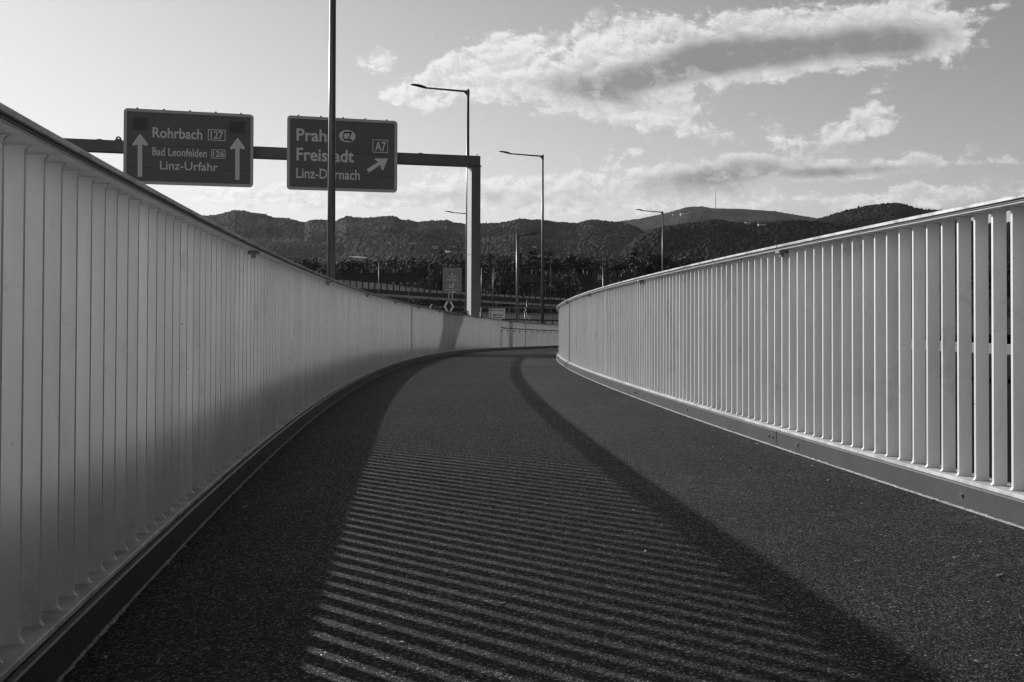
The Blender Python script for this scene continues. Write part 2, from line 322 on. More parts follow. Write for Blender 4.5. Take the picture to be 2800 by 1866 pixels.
# ------------------------------------------------------------------ mesh helpers
ORG = {}                          # world origin of an object, so that parts can be written in world coordinates
class MB:
    def __init__(s): s.v = []; s.f = []
    def add(s, vs, fs):
        o = len(s.v); s.v += [tuple(v) for v in vs]; s.f += [tuple(i + o for i in f) for f in fs]; return s
    def hexa(s, p):               # eight corners: bottom four, top four
        return s.add(p, [(3, 2, 1, 0), (4, 5, 6, 7), (0, 1, 5, 4), (1, 2, 6, 5), (2, 3, 7, 6), (3, 0, 4, 7)])
    def box(s, c, hx, hy, hz, ax=Vector((1, 0, 0)), ay=Vector((0, 1, 0)), az_=Vector((0, 0, 1))):
        c = Vector(c); P = []
        for k in (-1, 1):
            for (i, j) in ((-1, -1), (1, -1), (1, 1), (-1, 1)): P.append(c + ax * hx * i + ay * hy * j + az_ * hz * k)
        return s.hexa(P)
    def tube(s, pts, rad, n=10, caps=True):
        pts = [Vector(p) for p in pts]; o = len(s.v); rings = []
        rr = rad if isinstance(rad, (list, tuple)) else [rad] * len(pts)
        up = None
        for i, p in enumerate(pts):
            d = (pts[min(i + 1, len(pts) - 1)] - pts[max(i - 1, 0)]).normalized()
            if up is None: up = d.orthogonal().normalized()
            up = (up - d * up.dot(d)).normalized(); sd = d.cross(up)
            rings.append([p + (up * math.cos(2 * math.pi * k / n) + sd * math.sin(2 * math.pi * k / n)) * rr[i] for k in range(n)])
        vs = [v for r_ in rings for v in r_]; fs = []
        for i in range(len(pts) - 1):
            for k in range(n): fs.append((i * n + k, i * n + (k + 1) % n, (i + 1) * n + (k + 1) % n, (i + 1) * n + k))
        if caps: fs += [tuple(reversed(range(n))), tuple(range((len(pts) - 1) * n, len(pts) * n))]
        return s.add(vs, fs)
    def prism(s, poly, ext):      # closed polygon of points, pushed along ext
        n = len(poly); poly = [Vector(p) for p in poly]; ext = Vector(ext)
        fs = [tuple(reversed(range(n))), tuple(range(n, 2 * n))] + [(i, (i + 1) % n, (i + 1) % n + n, i + n) for i in range(n)]
        return s.add(poly + [p + ext for p in poly], fs)
    def sweep(s, rings, closed_profile=True, caps=True):
        m = len(rings[0]); vs = [v for r_ in rings for v in r_]; fs = []
        for i in range(len(rings) - 1):
            for k in range(m if closed_profile else m - 1):
                k2 = (k + 1) % m
                fs.append((i * m + k, i * m + k2, (i + 1) * m + k2, (i + 1) * m + k))
        if caps and closed_profile: fs += [tuple(reversed(range(m))), tuple(range((len(rings) - 1) * m, len(rings) * m))]
        return s.add(vs, fs)
    def build(s, name, m, parent=None, smooth_=False, fix=True):
        me = bpy.data.meshes.new(name); o_ = ORG.get(parent.name, Vector()) if parent else Vector()
        me.from_pydata([(v[0] - o_[0], v[1] - o_[1], v[2] - o_[2]) for v in s.v], [], s.f)
        me.validate(); me.update()
        if fix:
            import bmesh
            bm = bmesh.new(); bm.from_mesh(me); bmesh.ops.recalc_face_normals(bm, faces=bm.faces); bm.to_mesh(me); bm.free()
        me.materials.append(m)
        if smooth_: me.polygons.foreach_set('use_smooth', [True] * len(me.polygons))
        ob = bpy.data.objects.new(name, me); COL.objects.link(ob)
        if parent: ob.parent = parent
        ORG[ob.name] = Vector(o_)
        return ob
def tag(o, label=None, cat=None, group=None, kind=None):
    if label: o['label'] = label
    if cat: o['category'] = cat
    if group: o['group'] = group
    if kind: o['kind'] = kind
    return o
def thing(name, loc, label, cat, group=None, rz=0):
    o = bpy.data.objects.new(name, None); COL.objects.link(o); o.location = loc; o.rotation_euler[2] = rz; o.empty_display_size = .3
    ORG[o.name] = Vector(loc)
    return tag(o, label, cat, group)
def setting(name, mb, m, kind='structure', smooth_=False):
    return tag(mb.build(name, m, None, smooth_), kind=kind)
def copy_tree(o, parent=None):
    c = o.copy(); COL.objects.link(c); c.parent = parent
    for ch in list(o.children): copy_tree(ch, c)
    return c

# ------------------------------------------------------------------ the line of the path
PX = [2.0842112775808252e-07, -2.010509791391696e-05, 0.00418609188848414, -0.1490371325151767, -0.7486531780083033]
PZ = [1.0103316724521494e-07, -8.53924044590916e-06, -5.632202684211903e-05, -0.039055787306485144, -0.8657287391209093]
WIDTH = 3.22
_D = np.arange(-9, 66.001, .02); _X = np.polyval(PX, _D); _Z = np.polyval(PZ, _D) + EYE
_m = np.arctan(np.polyval(np.polyder(PX), _D))
# carry the curve on beyond the fitted stretch
hd, xx, dd, zz = _m[-1], _X[-1], _D[-1], _Z[-1]; ex = []
sl = np.polyval(np.polyder(PZ), 66.0)
for i in range(1, 900):
    st = .1; hd = min(hd + .004 * st, R(38)); xx += math.sin(hd) * st; dd += math.cos(hd) * st; sl = min(sl + .0006 * st, -.02); zz += sl * st
    ex.append((xx, dd, zz, hd))
ex = np.array(ex)
_X = np.r_[_X, ex[:, 0]]; _D = np.r_[_D, ex[:, 1]]; _Z = np.r_[_Z, ex[:, 2]]; _m = np.r_[_m, ex[:, 3]]
_nx, _ny = np.cos(_m), -np.sin(_m)                               # towards the right hand side of the path
_cf = np.maximum(.02, .058 - .0021 * _D)                         # crossfall: the right edge lies a little higher
def side_line(w):                 # offset from the left edge, positive to the right
    x = _X + w * _nx; y = _D + w * _ny; z = _Z + _cf * np.clip(w / WIDTH, -.1, 1.1)
    s = np.r_[0, np.cumsum(np.hypot(np.diff(x), np.diff(y)))]
    return x, y, z, s
class Side:                       # frame along one edge: s = arc length on the edge, w = outwards, h = above the path
    def __init__(self, left):
        self.left = left; self.x, self.y, self.z, self.s = side_line(0.0 if left else WIDTH)
        self.sg = -1.0 if left else 1.0
    def frame(self, s):
        i = lambda a: float(np.interp(s, self.s, a))
        return Vector((i(self.x), i(self.y), i(self.z))), Vector((i(_nx), i(_ny), 0)) * self.sg
    def pt(self, s, w, h):
        p, n = self.frame(s); return Vector((p.x + n.x * w, p.y + n.y * w, p.z + h))
    def s_at_D(self, D): return float(np.interp(D, self.y, self.s))
    def s_at_px(self, px, w, h, lo, hi):
        best = None
        for s in np.arange(self.s_at_D(lo), self.s_at_D(hi), .004):
            q = self.pt(s, w, h); a = q.x / q.y
            b = ray(px, 770 - (q.z - EYE) / q.y * F)[0]
            if best is None or abs(a - b) < best[0]: best = (abs(a - b), s)
        return best[1]
LEFT, RIGHT = Side(True), Side(False)

# ------------------------------------------------------------------ setting: path, deck, roads, ground
idx = np.unique(np.r_[np.arange(0, len(_D[_D < 72]), 20)])
mb = MB(); rings = []
for i in idx:
    rings.append([Vector((_X[i] + w * _nx[i], _D[i] + w * _ny[i], _Z[i] + _cf[i] * w / WIDTH)) for w in np.linspace(-.004, WIDTH + .004, 9)])
mb.sweep(rings, closed_profile=False, caps=False)
path = setting('path', mb, ASPH)
mb = MB(); rings = []
for i in idx:
    rings.append([Vector((_X[i] + w * _nx[i], _D[i] + w * _ny[i], _Z[i] + _cf[i] * np.clip(w / WIDTH, 0, 1) + h)) for (w, h) in ((-.42, -.02), (-.42, -.75), (WIDTH + .42, -.75), (WIDTH + .42, -.02), (WIDTH + .3, -.03), (-.3, -.03))])
setting('path_bridge_deck', mb.sweep(rings), CONC)

rs = np.random.RandomState(12); mb = MB()
for i in range(150):
    D_ = 2.0 + 9 * rs.rand() ** 1.6; j_ = int(np.argmin(abs(_D - D_))); w_ = WIDTH * (rs.rand() if i % 3 else (rs.rand() ** 3) * (.16) + (.84 if i % 2 else 0))
    c_ = Vector((_X[j_] + w_ * _nx[j_], _D[j_] + w_ * _ny[j_], _Z[j_] + _cf[j_] * w_ / WIDTH + .004)); a_ = rs.rand() * 6.28; l_ = .0018 + .0035 * rs.rand() if i % 5 else .008 + .014 * rs.rand(); b2 = .0014 if i % 5 == 0 else l_ * (.5 + .4 * rs.rand())
    u1, u2 = Vector((math.cos(a_), math.sin(a_), .1 * rs.randn())), Vector((-math.sin(a_), math.cos(a_), .25 * rs.randn())); mb.box(c_, l_, b2, .0018, u1, u2)
setting('litter', mb, mat('dry_straw', .30, .8, var=.5, vscale=90), kind='stuff')

# motorway carriageway to the left of the path
im = np.arange(0, len(_D), 25); mb = MB(); rings = []
for i in im:
    rings.append([Vector((_X[i] + w * _nx[i], _D[i] + w * _ny[i], _Z[i] - .18 + h)) for (w, h) in ((-1.25, 0), (-1.25, -1.1), (-36, -1.1), (-36, 0))])
setting('motorway_road', mb.sweep(rings), TAR)
mb = MB()
mb.add([(-9000, -600, -10.0), (9000, -600, -10.0), (9000, 9500, -10.0), (-9000, 9500, -10.0)], [(0, 1, 2, 3)])
setting('ground', mb, SOIL)

# ------------------------------------------------------------------ railings
NS = 33
def railing(side, label, s_slat, s_joint, D0, D1, PITCH_S):
    """one side of the path: kerb plate, bottom rail, upright flat bars and handrail, in bolted sections"""
    base, n0 = side.frame(side.s_at_D(D0)); SEC = PITCH_S * NS
    root = thing('bridge_railing', base, label, 'railing', 'white slatted railings along the path')
    # joints fall midway between two slats
    k = round((s_joint - s_slat) / PITCH_S - .5)
    j0 = s_slat + (k + .5) * PITCH_S
    sA, sB = side.s_at_D(D0), side.s_at_D(D1)
    j = j0 - math.ceil((j0 - sA) / SEC) * SEC
    # concrete kerb under everything
    mb = MB(); mb.sweep([[side.pt(s, w, h) for (w, h) in ((.016, -.3), (.016, .088), (.30, .088), (.30, -.3))] for s in np.arange(sA, sB, .5)])
    mb.build('concrete_kerb', CONC, root)
    mb = MB(); rs = np.random.RandomState(3)
    rings = []
    for s in np.arange(sA, sB, .03):
        a = .003 + .006 * rs.rand(); rings.append([side.pt(s, -a, .0015), side.pt(s, -a * .35, .004 + .004 * rs.rand()), side.pt(s, .003, .008 + .006 * rs.rand()), side.pt(s, .003, -.01)])
    mb.sweep(rings); mb.build('sealant_joint', SEAL, root)
    while j < sB - .5:
        a, b = max(j, sA), min(j + SEC, sB)
        if b - a < .6: j += SEC; continue
        g = .005
        ss = np.linspace(a + g, b - g, max(3, int((b - a) / .36)))
        # kerb plate with a turned lip
        mb = MB(); mb.sweep([[side.pt(s, w, h) for (w, h) in ((0, -.02), (0, .100), (.004, .105), (.018, .105), (.018, .101), (.010, .099), (.010, -.02))] for s in ss])
        kp = mb.build('kerb_plate', FASCIA, root)
        mb = MB(); mb.sweep([[side.pt(s, w, h) for (w, h) in ((.024, .105), (.024, .117), (.028, .120), (.150, .120), (.150, .105))] for s in ss])
        mb.build('bottom_rail', FLANGE, root)
        mb = MB(); mb.sweep([[side.pt(s, w, h) for (w, h) in ((0, 1.285), (0, 1.297), (.003, 1.30), (.146, 1.30), (.150, 1.296), (.150, 1.285), (.146, 1.283), (.002, 1.283))] for s in ss])
        hr = mb.build('handrail', CAP, root)
        mb = MB(); mb.sweep([[side.pt(s, w, h) for (w, h) in ((.008, 1.275), (.008, 1.2828), (.142, 1.2828), (.142, 1.275))] for s in ss]); mb.build('rubber_strip', BLACK, hr)
        mb = MB(); mb.sweep([[side.pt(s, w, h) for (w, h) in ((.014, 1.268), (.012, 1.2748), (.144, 1.2748), (.142, 1.268))] for s in ss]); mb.build('top_flat', PAINT, root)
        if a == j:                # clip under the joint between two handrails
            mb = MB(); q, nn = side.frame(j); tdir = Vector((-nn.y, nn.x, 0))
            mb.box(side.pt(j, .045, 1.258), .040, .035, .010, nn, tdir); mb.box(side.pt(j, .035, 1.238), .012, .012, .014, nn, tdir)
            mb.build('joint_clip', STEEL, hr)
        mb = MB(); k0 = math.ceil((a + .02 - s_slat) / PITCH_S); k1 = math.floor((b - .02 - s_slat) / PITCH_S)
        for kk in range(k0, k1 + 1):
            s = s_slat + kk * PITCH_S + random.uniform(-.0012, .0012)
            p, nn = side.frame(s); tdir = Vector((-nn.y, nn.x, 0)) * (1 if not side.left else -1)
            yaw = random.uniform(-.012, .012); nn = Vector((nn.x * math.cos(yaw) - nn.y * math.sin(yaw), nn.x * math.sin(yaw) + nn.y * math.cos(yaw), 0))
            prof = [(.049, .1205), (.054, .124), (.060, .134), (.060, 1.250), (.0575, 1.2585), (.052, 1.2645), (.046, 1.2675), (.120, 1.2675), (.120, .1205)]
            mb.prism([Vector((p.x + nn.x * w, p.y + nn.y * w, p.z + h)) - tdir * .0065 for (w, h) in prof], tdir * .013)
        mb.build('slat_panel', PAINT, root)
        # bolt heads on the kerb plate
        for sb in (j + .06, j + .13, j + SEC * .5, j + SEC - .35) if a == j and side.frame(j)[0].y < 32 else ():
            q, nn = side.frame(sb); tdir = Vector((-nn.y, nn.x, 0)); c = side.pt(sb, 0, .058)
            mb = MB(); mb.tube([c + nn * .004, c - nn * .0025], .0125, 14); mb.tube([c - nn * .0025, c - nn * .009], .0065, 6)
            mb.build('bolt', STEEL, kp)
        j += SEC
    return root
sl_slat = LEFT.s_at_px(60.3, .060, .65, 1.9, 3.0); sr_slat = RIGHT.s_at_px(2766.3, .060, .65, 3.0, 4.8)
sl_joint = LEFT.s_at_px(706, .0, 1.3, 4.0, 8.0); sr_joint = RIGHT.s_at_px(2125, .0, 1.3, 4.5, 8.5)
rail_l = railing(LEFT, 'dark shaded railing of white upright slats between the path and the gantry sign', sl_slat, sl_joint, -6, 66, .1318)
rail_r = railing(RIGHT, 'bright railing of white upright slats with sunlit handrail, curving in front of the wooded hills', sr_slat, sr_joint, -6, 60, .1288)

# tubular handrail fixed inside the far end of the left railing
s0, s1 = LEFT.s_at_px(1376, -.06, .95, 38, 52), LEFT.s_at_px(1376, -.06, .95, 38, 52) + 16
root = thing('tube_handrail', LEFT.pt(s0, 0, .95), 'slim dark tube handrail on brackets at the far bend of the left railing', 'handrail')
mb = MB(); mb.tube([LEFT.pt(s0 - .02, .03, .97)] + [LEFT.pt(s, -.07, .95) for s in np.linspace(s0, s1, 20)], .024, 8); mb.build('tube', LAMP, root, True)
for s in np.arange(s0 + .15, s1, 1.55):
    mb = MB(); mb.tube([LEFT.pt(s, -.07, .93), LEFT.pt(s, -.07, .86), LEFT.pt(s, -.03, .84), LEFT.pt(s, .06, .84)], .009, 6); mb.box(LEFT.pt(s, .055, .84), .015, .03, .05, LEFT.frame(s)[1], Vector((0, 1, 0)))
    mb.build('bracket', LAMP, root)

# solid crash barrier between path and motorway: its shadow darkens the foot of the left railing
mb = MB(); rings = []
for s in np.arange(LEFT.s_at_D(-8.5), LEFT.s_at_D(64), .6):
    D = LEFT.frame(s)[0].y; ht = .935 - .012 * max(0, D - 8)
    rings.append([LEFT.pt(s, w, h) for (w, h) in ((.86, -.6), (.90, ht - .02), (.93, ht), (1.07, ht), (1.10, ht - .02), (1.16, -.6))])
tag(mb.sweep(rings).build('crash_barrier', CONC), 'grey concrete crash barrier running hidden behind the left slatted railing', 'barrier')

# ------------------------------------------------------------------ lamp posts
def lamp_mesh(root, PM, H, r0, r1, arm, rise, head, flip=1):
    """parts in the local frame of the root: pole along z, arm along -x * flip"""
    o = ORG[root.name]
    def P(x, y, z): return Vector((o.x + x, o.y + y, o.z + z))
    mb = MB(); mb.tube([P(0, 0, 0), P(0, 0, H * .5), P(0, 0, H)], [r0, (r0 + r1) / 2, r1], 14); pole = mb.build('pole', PM, root, True)
    mb = MB(); mb.tube([P(0, 0, H - .32), P(0, 0, H + .03)], [r1 * 1.25, r1 * 1.25], 12)
    mb.prism([P(-r1 * flip, -.012, H - .09), P(-.24 * flip, -.012, H - .09 + rise * .1), P(-r1 * flip, -.012, H - .30)], (0, .024, 0))
    mb.build('bracket', PM, pole)
    mb = MB(); mb.tube([P(0, 0, H - .08), P(-arm * flip, 0, H - .08 + rise)], [.055, .045], 8); mb.build('arm', PM, root, True)
    # flat, slightly arched luminaire
    mb = MB(); rings = []
    t_ = [0, .08, .2, .4, .65, .9, 1.0]; wd = [.05, .09, .13, .15, .15, .12, .05]; th = [.04, .06, .07, .075, .06, .045, .02]
    bow = [0, .015, .045, .085, .115, .125, .12]
    for a, w_, h_, b_ in zip(t_, wd, th, bow):
        x = -(arm + a * head) * flip; z = H - .08 + rise + b_ * (head / .8) + rise * .05 * a
        rings.append([P(x, -w_, z - h_ * .35), P(x, -w_ * .8, z + h_ * .5), P(x, w_ * .8, z + h_ * .5), P(x, w_, z - h_ * .35), P(x, w_ * .7, z - h_ * .9), P(x, -w_ * .7, z - h_ * .9)])
    mb.sweep(rings); hd_ = mb.build('lamp_head', LAMP, root)
    return root
def lamp(px, py_top, D, H, r0, r1, arm, rise, head, label, rz, flip=1, group='motorway lamp posts'):
    p = at(px, py_top, D)
    root = thing('street_lamp', (p.x, D, p.z - H), label, 'street lamp', group)
    lamp_mesh(root, FARPOLE if D > 120 else POLE, H, r0, r1, arm, rise, head, flip)
    root.rotation_euler[2] = rz
    return root
RZ = R(14.5)
lamp(912, -330, 23.8, 12.4, .105, .07, 2.9, .12, .85, 'tall lamp post close behind the left railing, crossing in front of the second sign', RZ)
lamp(1280, 247, 51.2, 13.6, .13, .065, 2.15, .08, .86, 'slim lamp post rising behind the right end of the gantry beam, arm to the left', RZ)
lamp(1484.5, 425, 71.0, 13.0, .13, .06, 2.35, .10, .90, 'lamp post standing clear between gantry post and right railing, arm to the left', RZ)
lamp(1812, 579, 106.0, 12.5, .11, .06, 2.2, .12, .9, 'lamp post with left arm rising behind the middle of the right railing', RZ)
lamp(1283, 583, 106.0, 12.5, .11, .06, 1.75, .08, .9, 'lamp post mostly hidden by the gantry post, only its arm showing', RZ)
lamp(1415, 641, 60.0, 6.4, .095, .075, .72, -.02 + .10, .66, 'low path lamp with its arm to the right, left of a taller lamp post', R(10), flip=-1, group='path lamps')
lamp(1650, 734, 90.0, 5.4, .09, .075, .55, .10, .85, 'path lamp in front of the lit speed display', R(10), flip=-1, group='path lamps')
for (x, yt, D, H, fl, lab) in ((828, 652, 190, 12, -1, 'thin far lamp post left of the tall near pole, against the hill'), (1174, 686, 190, 11, -1, 'thin far lamp post left of the brown vignette notice'),
                               (1306, 677, 170, 11, 1, 'thin far lamp post at the right edge of the gantry post'), (1506, 716, 230, 10.5, -1, 'thin far lamp post right of the tall clear lamp post, before the birches'),
                               (1668, 748, 150, 7, -1, 'short far lamp post right beside the speed display'), (1456, 788, 210, 5, -1, 'small far lamp post above the flyover, between two tall poles')):
    lamp(x, yt, D, H, .10, .055, .35, .08, .85, lab if 'brown' not in lab else 'thin far lamp post left of the toll notice board', R(8), flip=fl, group='far lamp posts')
for (x, yt, D, H, lab) in ((1118, 783, 130, 5.5, 'thin bare mast with a short left arm over the left railing'), (1441, 815, 110, 5.5, 'thin mast with a pale left arm before the flyover')):
    lamp(x, yt, D, H, .07, .05, 1.3 if x < 1200 else .35, .22, .5, lab, R(8), 1, 'thin masts beside the motorway')
# catenary-like masts
def mast(px, yt, D, zb, r, label, arms=()):
    p = at(px, yt, D); root = thing('line_mast', (p.x, D, zb), label, 'mast', 'thin line masts')
    mb = MB(); mb.tube([(p.x, D, zb), (p.x, D, p.z)], [r, r * .7], 8); mb.build('pole', POLE, root, True)
    for (xa, ya) in arms:
        mb = MB(); mb.tube([(p.x, D, p.z - .05), at(xa, ya, D)], .03, 6); mb.build('arm', POLE, root)
mast(1036, 717, 180, -6.0, .09, 'thin bare mast over the left railing, left of the toll notice', ((1022, 715), (1050, 718)))
mast(1317, 733, 150, -4.6, .11, 'thin mast just right of the gantry post, wire to the next', ((1348, 737),))
mast(1349, 736, 170, -5.0, .10, 'thin mast above the white direction sign, arm rising right', ((1375, 731),))

# ------------------------------------------------------------------ gantry and its two signs
DG = 46.5
pr = at(1310, 428.7, DG); pl = at(336, 389, 41.8)
bdir = Vector((pr.x - pl.x, pr.y - pl.y, 0)).normalized(); fdir = Vector((bdir.y, -bdir.x, 0))   # fdir points to the camera side
zt = pr.z
gbase = Vector((pr.x - bdir.x * .25, pr.y - bdir.y * .25, 0)); gz = -2.6
gantry = thing('sign_gantry', (gbase.x, gbase.y, gz), 'dark steel sign gantry, a long beam on a post, behind the left railing', 'gantry')
BH = .47; BL = 36.0
mb = MB(); c = Vector((pr.x, pr.y, zt - BH / 2)) - bdir * (BL / 2)
mb.box(c, BL / 2, .24, BH / 2, bdir, fdir)
beam = mb.build('beam', GANTRY, gantry)
mb = MB(); mb.box(c - Vector((0, 0, BH / 2 - .03)) + fdir * .255, BL / 2 - .3, .012, .03, bdir, fdir); mb.box(c - Vector((0, 0, BH / 2 + .012)), BL / 2 + .01, .29, .012, bdir, fdir); mb.build('bottom_flange', GANTRY, beam)
def along_px(px, zrel):           # point on the front of the beam at that pixel column
    a = ray(px, 400)[0]; t = (pr.x - a * pr.y) / (bdir.x - a * bdir.y)
    return Vector((pr.x, pr.y, zt + zrel)) - bdir * t
for px_ in (325, 1150, 272, 1304):
    q = along_px(px_, .02); mb = MB()
    if px_ in (325,):
        n = 16; ring = []
        for i in range(n + 1):
            a = math.pi * i / n; ring.append((math.cos(a), math.sin(a)))
        outer = [q + bdir * .11 * x + Vector((0, 0, .06 + .10 * y)) for x, y in ring]; outer = [q + bdir * .17 - Vector((0, 0, .03))] + outer + [q - bdir * .17 - Vector((0, 0, .03))]
        inner = [q + Vector((0, 0, .075)) + (bdir * math.cos(2 * math.pi * i / len(outer)) + Vector((0, 0, 1)) * math.sin(2 * math.pi * i / len(outer))) * .03 for i in range(len(outer))]
        # plate with a hole: a band of quads between outline and hole
        import bmesh
        k = len(outer); best = 0
        order = sorted(range(k), key=lambda i: math.atan2((inner[i] - q).z - .075, (inner[i] - q).dot(bdir)))
        angs = [math.atan2((o_ - q).z - .075, (o_ - q).dot(bdir)) for o_ in outer]
        inn = [q + Vector((0, 0, .075)) + (bdir * math.cos(a) + Vector((0, 0, 1)) * math.sin(a)) * .032 for a in angs]
        vs = outer + inn + [v - fdir * .03 for v in outer] + [v - fdir * .03 for v in inn]; fs = []
        for i in range(k):
            i2 = (i + 1) % k
            fs += [(i, i2, k + i2, k + i), (2 * k + i, 3 * k + i, 3 * k + i2, 2 * k + i2), (i, 2 * k + i, 2 * k + i2, i2), (k + i, k + i2, 3 * k + i2, 3 * k + i)]
        mb.add([v + fdir * .2 for v in vs], fs)
    else:
        mb.box(q + Vector((0, 0, .0)), .10 if px_ != 1304 else .02, .05, .035 if px_ != 1304 else .09, bdir, fdir)
    mb.build('lifting_lug', GANTRY, beam)
PWX, PWY = .205, .40              # half width across / half depth of the post
pc = Vector((pr.x, pr.y, 0)) - bdir * (PWX + .05)
ptop = zt - BH - .03
mb = MB(); mb.box((pc.x, pc.y, (ptop + gz) / 2), PWX, PWY, (ptop - gz) / 2, bdir, fdir); post = mb.build('post', POSTP, gantry)
mb = MB(); mb.box(Vector((pc.x, pc.y, (ptop + gz) / 2)) + fdir * (PWY + .008), PWX + .012, .008, (ptop - gz) / 2 - .004, bdir, fdir); mb.build('front_flange', GANTRY, post)
mb = MB(); mb.box((pc.x, pc.y, ptop + .012), PWX + .05, PWY + .08, .012, bdir, fdir); mb.box((pc.x, pc.y, ptop - .03), PWX + .03, PWY + .05, .012, bdir, fdir); mb.build('head_plate', GANTRY, post)
mb = MB(); q = at(1278, 696, pc.y); mb.box(Vector((pc.x, pc.y, q.z)) - bdir * (PWX + .004), .006, PWY - .01, .018, bdir, fdir); mb.build('weld_band', STEEL, post)
pc2 = Vector((pr.x, pr.y, 0)) - bdir * (BL - .3)
mb = MB(); mb.box((pc2.x, pc2.y, (ptop + gz) / 2), PWX, PWY, (ptop - gz) / 2, bdir, fdir); mb.build('post', POSTP, gantry)

FONT = {}
def text_mesh(body, bold=0.0):
    key = (body, bold)
    cu = bpy.data.curves.new('lettering', 'FONT'); cu.body = body; cu.size = 1.0; cu.extrude = .002; cu.offset = bold; cu.resolution_u = 3
    ob = bpy.data.objects.new('lettering', cu); COL.objects.link(ob)
    bpy.context.view_layer.update()
    dg = bpy.context.evaluated_depsgraph_get(); me = bpy.data.meshes.new_from_object(ob.evaluated_get(dg))
    vs = np.array([v.co[:] for v in me.vertices]); fs = [tuple(p.vertices) for p in me.polygons]
    bpy.data.objects.remove(ob); bpy.data.curves.remove(cu); bpy.data.meshes.remove(me)
    return vs, fs
def px_on_plane(O, nrm, px, py):
    a, b = ray(px, py); d = Vector((a, 1, b)); e = Vector((0, 0, EYE))
    t = (O - e).dot(nrm) / d.dot(nrm)
    return e + d * t
class Board:
    """flat board: local u to the right, v up, n towards the viewer"""
    def __init__(s, O, u, n, v=Vector((0, 0, 1))): s.O = Vector(O); s.u = u.normalized(); s.n = n.normalized(); s.v = v
    def P(s, x, y, d=0): return s.O + s.u * x + s.v * y + s.n * d
    def uv(s, px, py):
        q = px_on_plane(s.O, s.n, px, py) - s.O
        return q.dot(s.u), q.dot(s.v)
    def poly(s, mb, pts, d, th): mb.prism([s.P(x, y, d) for x, y in pts], s.n * th)
    def rrect(s, x0, y0, x1, y1, r, n=5):
        out = []
        for (cx, cy_, a0) in ((x1 - r, y1 - r, 0), (x0 + r, y1 - r, 90), (x0 + r, y0 + r, 180), (x1 - r, y0 + r, 270)):
            for i in range(n + 1):
                a = R(a0 + 90 * i / n); out.append((cx + r * math.cos(a), cy_ + r * math.sin(a)))
        return out
    def band(s, mb, outer, inner, d, th):
        k = len(outer); vs = [s.P(x, y, d) for x, y in outer] + [s.P(x, y, d) for x, y in inner] + [s.P(x, y, d + th) for x, y in outer] + [s.P(x, y, d + th) for x, y in inner]
        fs = []
        for i in range(k):
            j = (i + 1) % k
            fs += [(i, k + i, k + j, j), (2 * k + i, 2 * k + j, 3 * k + j, 3 * k + i), (i, j, 2 * k + j, 2 * k + i), (k + i, 3 * k + i, 3 * k + j, k + j)]
        mb.add(vs, fs)
    def text(s, mb, body, x0, x1, base, cap, d, bold=.012):
        vs, fs = text_mesh(body, bold)
        w0, w1 = vs[:, 0].min(), vs[:, 0].max()
        kx = (x1 - x0) / (w1 - w0)
        if 'H' not in FONT: FONT['H'] = text_mesh('H', 0)[0][:, 1].max()
        ky = cap / FONT['H']
        mb.add([s.P(x0 + (v[0] - w0) * kx, base + v[1] * ky, d + (v[2] + .002) * 1.0) for v in vs], fs)

def big_sign(corners, label, build):
    (xl, ytl), (xr, ytr), (xr2, ybr), (xl2, ybl) = corners
    O = Vector((pr.x, pr.y, 0)) + fdir * .45
    b = Board(O, bdir, fdir)
    tl = b.uv(xl, ytl); tr = b.uv(xr, ytr); br = b.uv(xr2, ybr); bl = b.uv(xl2, ybl)
    x0, x1, y0, y1 = (tl[0] + bl[0]) / 2, (tr[0] + br[0]) / 2, (br[1] + bl[1]) / 2, (tl[1] + tr[1]) / 2
    cen = b.P((x0 + x1) / 2, y0)
    root = thing('motorway_sign', cen, label, 'road sign', 'signs on the gantry')
    rim = .125; r_ = .16
    mb = MB(); b.poly(mb, b.rrect(x0 + .02, y0 + .02, x1 - .02, y1 - .02, r_), -.06, .06); panel = mb.build('sign_panel', SIGNB, root)
    mb = MB(); b.band(mb, b.rrect(x0, y0, x1, y1, r_), b.rrect(x0 + rim, y0 + rim, x1 - rim, y1 - rim, .03), -.05, .075); mb.build('border', RIM, root)
    for i in range(5):            # studs along the top edge
        xs = x0 + (x1 - x0) * (.10 + .2 * i); mb = MB(); b.poly(mb, [(xs - .05, y1 - .02), (xs + .05, y1 - .02), (xs + .04, y1 + .055), (xs - .04, y1 + .055)], -.09, .06); mb.build('stud', GANTRY, root)
    for i in (.2, .8):            # brackets that clamp the board to the beam
        xs = x0 + (x1 - x0) * i; mb = MB(); mb.box(b.P(xs, (y0 + y1) / 2, -.12), .06, .055, (y1 - y0) * .46, bdir, fdir); mb.build('clamp', GANTRY, root)
    mb = MB()                      # hairline seams between the sheets
    for fy in (.22, .52): b.poly(mb, [(x0 + rim, y0 + (y1 - y0) * fy), (x1 - rim, y0 + (y1 - y0) * fy), (x1 - rim, y0 + (y1 - y0) * fy + .012), (x0 + rim, y0 + (y1 - y0) * fy + .012)], 0, .0025)
    b.poly(mb, [(x0 + (x1 - x0) * .6, y0 + rim), (x0 + (x1 - x0) * .6 + .012, y0 + rim), (x0 + (x1 - x0) * .6 + .012, y1 - rim), (x0 + (x1 - x0) * .6, y1 - rim)], 0, .003)
    mb.build('seam', INK, panel)
    build(b, root, panel)
    return root
def cropuv(b, cx, cy_): return b.uv(300 + cx * .357, 260 + cy_ * .357)
